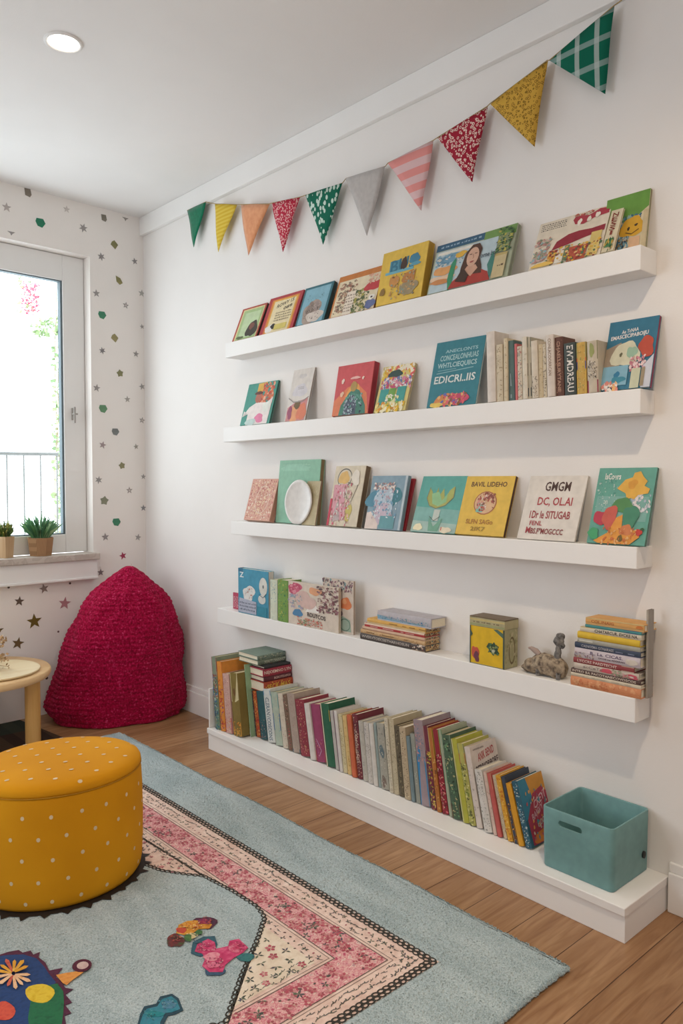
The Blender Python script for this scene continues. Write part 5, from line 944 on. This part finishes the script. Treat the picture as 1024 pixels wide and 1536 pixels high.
# crocheted chain edging
def chain(o, pts, step, rx, ry, th, m, jit=.15, offs=0):
    R = random.Random(4); acc = 0
    for (xa, ya), (xb, yb) in zip(pts, pts[1:]):
        L = math.hypot(xb-xa, yb-ya); n = max(1, int(L/step)); an = math.atan2(yb-ya, xb-xa)
        for i in range(n):
            t = (i+.5)/n; x = xa+(xb-xa)*t-math.sin(an)*offs; y = ya+(yb-ya)*t+math.cos(an)*offs; q = an+R.uniform(-jit, jit); K = 10; a = []; c = []
            for k in range(K):
                s = 2*math.pi*k/K; 
                for lst, f, z in ((a, 1, zb_+.0012), (c, 1-th, zb_+.0026)):
                    xx, yy = rx*f*math.cos(s), ry*f*math.sin(s); lst.append((x+xx*math.cos(q)-yy*math.sin(q), y+xx*math.sin(q)+yy*math.cos(q), z))
            c2 = [(p[0]*.5+x*.5 if False else x+(p[0]-x)*(1-2*th)/(1-th) , y+(p[1]-y)*(1-2*th)/(1-th), zb_+.0012) for p in c]
            o.rings([a, c, c2], m, False, True)
yarn = fibre_mat('black_yarn', ['2a2826', '45423c', '3a3834'], 200, .001, .95, .1)
o = MB()
for f in (.006, .017): chain(o, [(CX-f, FY), (CX-f, CY+f), (FXL, CY+f)], .0165, .0106, .0072, .24, yarn, .35)
line([(CX-.0115, FY), (CX-.0115, CY+.0115), (FXL, CY+.0115)], .004, yarn, zb_+.0011)
chain(o, FIELD+[(-1.2, 1.345), (-1.4, 1.36), (-2.1, 1.36)], .0150, .0100, .0075, .26, yarn, .5)
chain(o, [(-.843, 2.6), (-.843, 2.17), rp(306, 1315)], .012, .0075, .0035, .3, yarn, .6)
o.build('chain_edging', rug, T=TR)['label'] = 'dark crocheted chain edging'
# appliques
za = zb_+.0030
def appl(name, polys, lab, fleck=()):
    global o
    o = MB()
    for i, (m, pts) in enumerate(polys):
        z1 = za+i*.0004; w_ = [rp(*q) for q in pts]; n = len(w_); o.rings([[(x, y, z1-.0006) for x, y in w_], [(x, y, z1) for x, y in w_]], m, False, False); flatpoly(o, w_, z1, m)
    R = random.Random(len(polys)); zf_ = za+len(polys)*.0004+.0002
    for cx, cy, rx, ry, n, cs in fleck:
        for _ in range(n):
            t, k = R.uniform(0, 6.28), R.random()**.5; x, y = cx+rx*k*math.cos(t), cy+ry*k*math.sin(t); a = R.uniform(0, 3); l = R.uniform(1.5, 3.2)
            flatpoly(o, [rp(x-l*math.cos(a), y-l*.6*math.sin(a)), rp(x+.8*math.sin(a), y-.6*math.cos(a)), rp(x+l*math.cos(a), y+l*.6*math.sin(a)), rp(x-.8*math.sin(a), y+.6*math.cos(a))], zf_+R.random()*.0001, R.choice(cs))
    q = o.build(name, rug, T=TR); q['label'] = lab
felt = lambda a, c, d: fibre_mat('felt_'+a, [a, c, d], 70, .001, .95, .2)
B_ = lambda cx, cy, rx, ry, sd, k=.25: ell(cx, cy, rx, ry, 18, 0, k, sd)
appl('flower_applique', [(felt('3a2438', '5a2c40', '4a3048'), B_(308, 1386, 16, 10, 3)), (felt('4a5a34', '6a3038', '8a4030'), B_(263, 1413, 12, 11, 4)), (felt('c87c24', 'dc9a34', 'e8b860'), [(264, 1402), (268, 1390), (280, 1384), (292, 1383), (306, 1384), (318, 1389), (314, 1395), (298, 1396), (288, 1403), (276, 1405)]),
 (felt('a83438', 'c84a3c', 'c85a30'), B_(272, 1398, 7, 5, 3)), (felt('8a2444', 'a83454', '7a2a58'), B_(306, 1385, 9, 4.5, 4)), (felt('d8c490', 'e8d8a8', 'c8b070'), B_(287, 1407, 7, 4, 5)), (felt('3f6a3c', '5a8448', '4a7848'), B_(282, 1410, 6, 5, 6)), (felt('3f6a3c', '4a7848', '4a7848'), B_(298, 1402, 5, 4, 7)), (felt('d8862c', 'e8a83c', 'f0c060'), B_(286, 1392, 9, 4, 8))], 'orange and maroon fabric flower', [(306, 1385, 12, 6, 26, ['6a2a50', 'a83a5c', '3a2030', 'c85a3c']), (264, 1411, 8, 7, 24, ['a83a3c', '4a6a3c', 'c87050', '2c2020']), (288, 1393, 20, 6, 40, ['f0c060', 'b86820', 'c84a30', 'f4d890']), (288, 1407, 10, 3, 14, ['3f6a3c', 'f0e0b0'])])
appl('bow_applique', [(felt('2c5060', '3a6474', '355a6a'), [(286, 1432), (289, 1415), (305, 1407), (322, 1406), (326, 1418), (322, 1430), (300, 1437)]), (felt('2f6a70', '3a7a78', '2c5c68'), B_(368, 1438, 12, 7, 3)), (felt('34506a', '3c5a74', '34506a'), B_(322, 1459, 14, 8, 4)),
 (felt('b8285a', 'cf4474', 'dc6a8c'), [(292, 1430), (296, 1419), (312, 1411), (322, 1416), (324, 1426), (342, 1422), (344, 1414), (358, 1411), (372, 1424), (364, 1432), (350, 1440), (338, 1450), (334, 1461), (314, 1461), (303, 1452), (308, 1440), (303, 1433)]), (felt('d87890', 'e8a0ac', 'cf5a78'), B_(318, 1438, 13, 6, 5)), (felt('e08aa0', 'cf5074', 'c83a64'), B_(352, 1426, 10, 6, 6)), (felt('c84470', 'e07c98', 'cf5a7c'), B_(320, 1451, 9, 5, 7))], 'raspberry pink fabric bow', [(310, 1426, 14, 8, 40, ['e07090', '8a2450', 'f0a0b4', 'a83060']), (355, 1424, 13, 8, 36, ['e8809c', 'a82048', 'c84870']), (322, 1448, 15, 9, 44, ['f0a0b0', 'a02850', 'd86080', '7a2048']), (300, 1414, 10, 4, 10, ['2c4a5a', '4a7080'])])
appl('star_applique', [(felt('24404c', '2c4c5a', '24404c'), [(206, 1540), (210, 1524), (216, 1512), (234, 1508), (240, 1497), (258, 1493), (268, 1500), (275, 1518), (262, 1524), (252, 1526), (246, 1538), (250, 1556), (238, 1566), (222, 1556), (208, 1564), (200, 1556)]), (felt('2c7488', '3a8a9c', '4a7c94'), [(210, 1538), (214, 1525), (220, 1516), (236, 1512), (243, 1501), (257, 1497), (265, 1503), (270, 1516), (258, 1521), (248, 1522), (240, 1536), (244, 1554), (237, 1560), (222, 1550), (208, 1557), (205, 1552)]), (felt('6a9ab0', '5a8aa8', '3f7f94'), B_(253, 1510, 9, 7, 4)), (felt('1f8088', '2f8a90', '2f8a90'), B_(232, 1524, 12, 5, 4))], 'teal fabric star', [(250, 1508, 14, 9, 40, ['24506a', '7ab0c0', '2c8090', '4a90a8']), (224, 1526, 14, 8, 30, ['1c5a68', '4a9aa0', '24485a'])])
zigr = []
for i in range(22):
    t = -.75+i*.135; 
    zigr.append((t, 1.03)); zigr.append((t+.055, 1.12 if i % 3 else 1.17)); 
def pxy(k, t): q = P2(k, t, 0); return (px_+q[0], py_+q[1])
o = MB(); w_ = []
angs = [2*math.pi*i/56 for i in range(57)]; R = random.Random(2)
for i in range(56):
    a0, a1 = angs[i], angs[i+1]; k = 1.04 if i % 2 else 1.09+R.uniform(0, .05)
    flatpoly(o, [pxy(.93, a0), pxy(1.035, a0), pxy(k, (a0+a1)/2), pxy(1.035, a1), pxy(.93, a1)], za, 'black' and '1c1614')
o.build('zigzag_trim', rug, T=TR)['label'] = 'black zigzag trim around the pouf'
hedge = [(-30, 1438), (0, 1434), (12, 1430), (28, 1427), (34, 1431), (46, 1428), (50, 1434), (60, 1430), (58, 1438), (68, 1446), (74, 1458), (94, 1454), (84, 1468), (92, 1474), (98, 1484), (110, 1486), (98, 1494), (108, 1506), (98, 1510), (107, 1522), (97, 1526), (100, 1545), (92, 1556), (98, 1566), (84, 1570), (80, 1584), (66, 1580), (56, 1594), (42, 1586), (24, 1600), (8, 1590), (-12, 1602), (-28, 1588), (-46, 1592), (-56, 1574), (-72, 1570), (-70, 1552), (-84, 1540), (-74, 1526), (-84, 1508), (-70, 1496), (-74, 1478), (-58, 1472), (-56, 1456), (-42, 1454)]
appl('hedgehog_applique', [(felt('4a1c34', '5a2440', '3a2034'), hedge), (felt('1c3a6a', '24447a', '203c6c'), [(-30, 1441), (10, 1435), (35, 1434), (55, 1440), (66, 1452), (74, 1464), (84, 1476), (60, 1500), (45, 1545), (40, 1578), (0, 1588), (-40, 1576), (-66, 1550), (-72, 1520), (-60, 1486), (-44, 1460)]), (felt('1c5a3c', '247048', '1f6444'), [(46, 1505), (52, 1490), (66, 1482), (86, 1478), (95, 1490), (96, 1506), (95, 1522), (92, 1545), (76, 1570), (48, 1578), (42, 1530)]), (felt('d8b020', 'e8c83c', 'dcbc30'), B_(60, 1493, 21, 15, 3, .1)), (felt('c84434', 'd85a44', 'c84a3c'), B_(6, 1520, 16, 15, 4, .1)),
 (felt('d88a3c', 'e8a050', 'd8863c'), [(84, 1466), (98, 1463), (118, 1460), (125, 1462), (108, 1474), (100, 1481), (94, 1478)]), (felt('4a1228', '5a1c34', '4a1228'), ell(123, 1452, 15, 9.5, 18, -.2)), (felt('c8a8a4', 'd8c0b8', 'c8b0a8'), ell(124, 1452, 9, 5.5, 14, -.2))]+[(R.choice([felt('e0a060', 'f0c8a0', 'e8b080'), felt('b8443c', 'cf6a50', 'c85a44'), felt('e8b030', 'dc9a2c', 'e8c060')]), [(20+3*math.cos(t-.5), 1466+2.4*math.sin(t-.5)), (20+(21+4*(k % 2))*math.cos(t-.13), 1466+(17+3*(k % 2))*math.sin(t-.13)), (20+(26+4*(k % 2))*math.cos(t), 1466+(20+3*(k % 2))*math.sin(t)), (20+(21+4*(k % 2))*math.cos(t+.13), 1466+(17+3*(k % 2))*math.sin(t+.13)), (20+3*math.cos(t+.5), 1466+2.4*math.sin(t+.5))]) for k, t in [(k, k*.48) for k in range(13)]], 'blue and green hedgehog shape with orange flower')
# ------------------------------------------------------------------ bunting
XB = -.030
top = [(281, 316, 309, 303, 291, 371), (322, 306, 355, 307, 327, 378), (361, 307, 404, 306, 372, 383), (408, 305, 450, 296, 424, 378), (459, 293, 514, 275, 485, 367), (519, 268, 578, 250, 551, 354), (582, 245, 650, 211, 632, 316), (656, 207, 731, 160, 708, 273), (735, 156, 821, 91, 801, 220), (824, 91, 921, 9, 907, 141)]
MS = [fibre_mat('green_cotton', ['0e6a4c', '147a58'], 80, .0003), stripe_mat('yellow_herringbone', 'd8b43c', 'e0c454', 60, 2, .5), fibre_mat('apricot_cotton', ['dd9468', 'e8a478'], 60, .0003),
      vor_mat('red_floral_cotton', 'b82c44', 'e8c0bc', 120, .22, .42), vor_mat('green_leaf_cotton', '1c6a54', 'c8dcd0', 64, 0, .40, stretch=(1, 1, .7)), fibre_mat('grey_cotton', ['b4aeaa', 'c0bab6'], 60, .0003),
      stripe_mat('pink_striped_cotton', 'dcb8b8', 'e0928c', 19, 2, .5), vor_mat('dark_red_floral_cotton', 'a02438', 'e8ccc0', 95, .24, .44), vor_mat('gold_leopard_cotton', 'd0a444', '8a6a28', 105, .26, .44), stripe_mat('green_plaid_cotton', '0e6650', '7f9c94', 15.5, 2, .24, 'c8d0cc', 17, 1)]
NMS = ['plain green', 'yellow', 'apricot', 'red floral', 'green leaf patterned', 'plain grey', 'pink striped', 'dark red floral', 'gold leopard patterned', 'green plaid']
bt = empty('bunting_garland', (XB, 2.1, 2.3)); tag(bt, 'long garland of ten triangular fabric flags strung below the cornice', 'bunting'); cord = []
for k, (x0, y0, x1, y1, x2, y2) in enumerate(top):
    A_, B2, C_ = [on(x, y, 'X', XB)-Vector((XB, 2.1, 2.3)) for x, y in ((x0, y0), (x1, y1), (x2, y2))]; cord += [A_, B2]
    tl = []; N = 8; R = random.Random(k)
    for i in range(N+1):
        f = i/N; rowp = []
        for j in range(N+1-i):
            g = j/max(1, N-i); E = A_.lerp(C_, f).lerp(B2.lerp(C_, f), g); E = E+Vector((-.004*math.sin(math.pi*g)*(1-f)*1.0+.0025*math.sin(6*f+k), 0, 0)); rowp.append(E)
        tl.append(rowp)
    vs = [p for q in tl for p in q]; idx = {}; c = 0
    for i, q in enumerate(tl):
        for j in range(len(q)): idx[i, j] = c; c += 1
    fs = []
    for i in range(N):
        for j in range(N-i):
            fs.append((idx[i, j], idx[i, j+1], idx[i+1, j]))
            if j < N-i-1: fs.append((idx[i, j+1], idx[i+1, j+1], idx[i+1, j]))
    o = MB(); o.add(vs, fs, MS[k], True); q = o.build('pennant', bt); sd = q.modifiers.new('thickness', 'SOLIDIFY'); sd.thickness = .0016; q['label'] = NMS[k]+' fabric pennant'
e0 = on(931, 1, 'X', XB)-Vector((XB, 2.1, 2.3)); e00 = on(955, -16, 'X', XB)-Vector((XB, 2.1, 2.3))
o = MB(); o.tube([p+Vector((-.0015, 0, .0005)) for p in cord]+[e0, e00], .0016, 'a8905c', 6); o.build('cord', bt)
for ob in list(bpy.data.objects):
    if ob.type == 'MESH' and not ob.data.users: pass
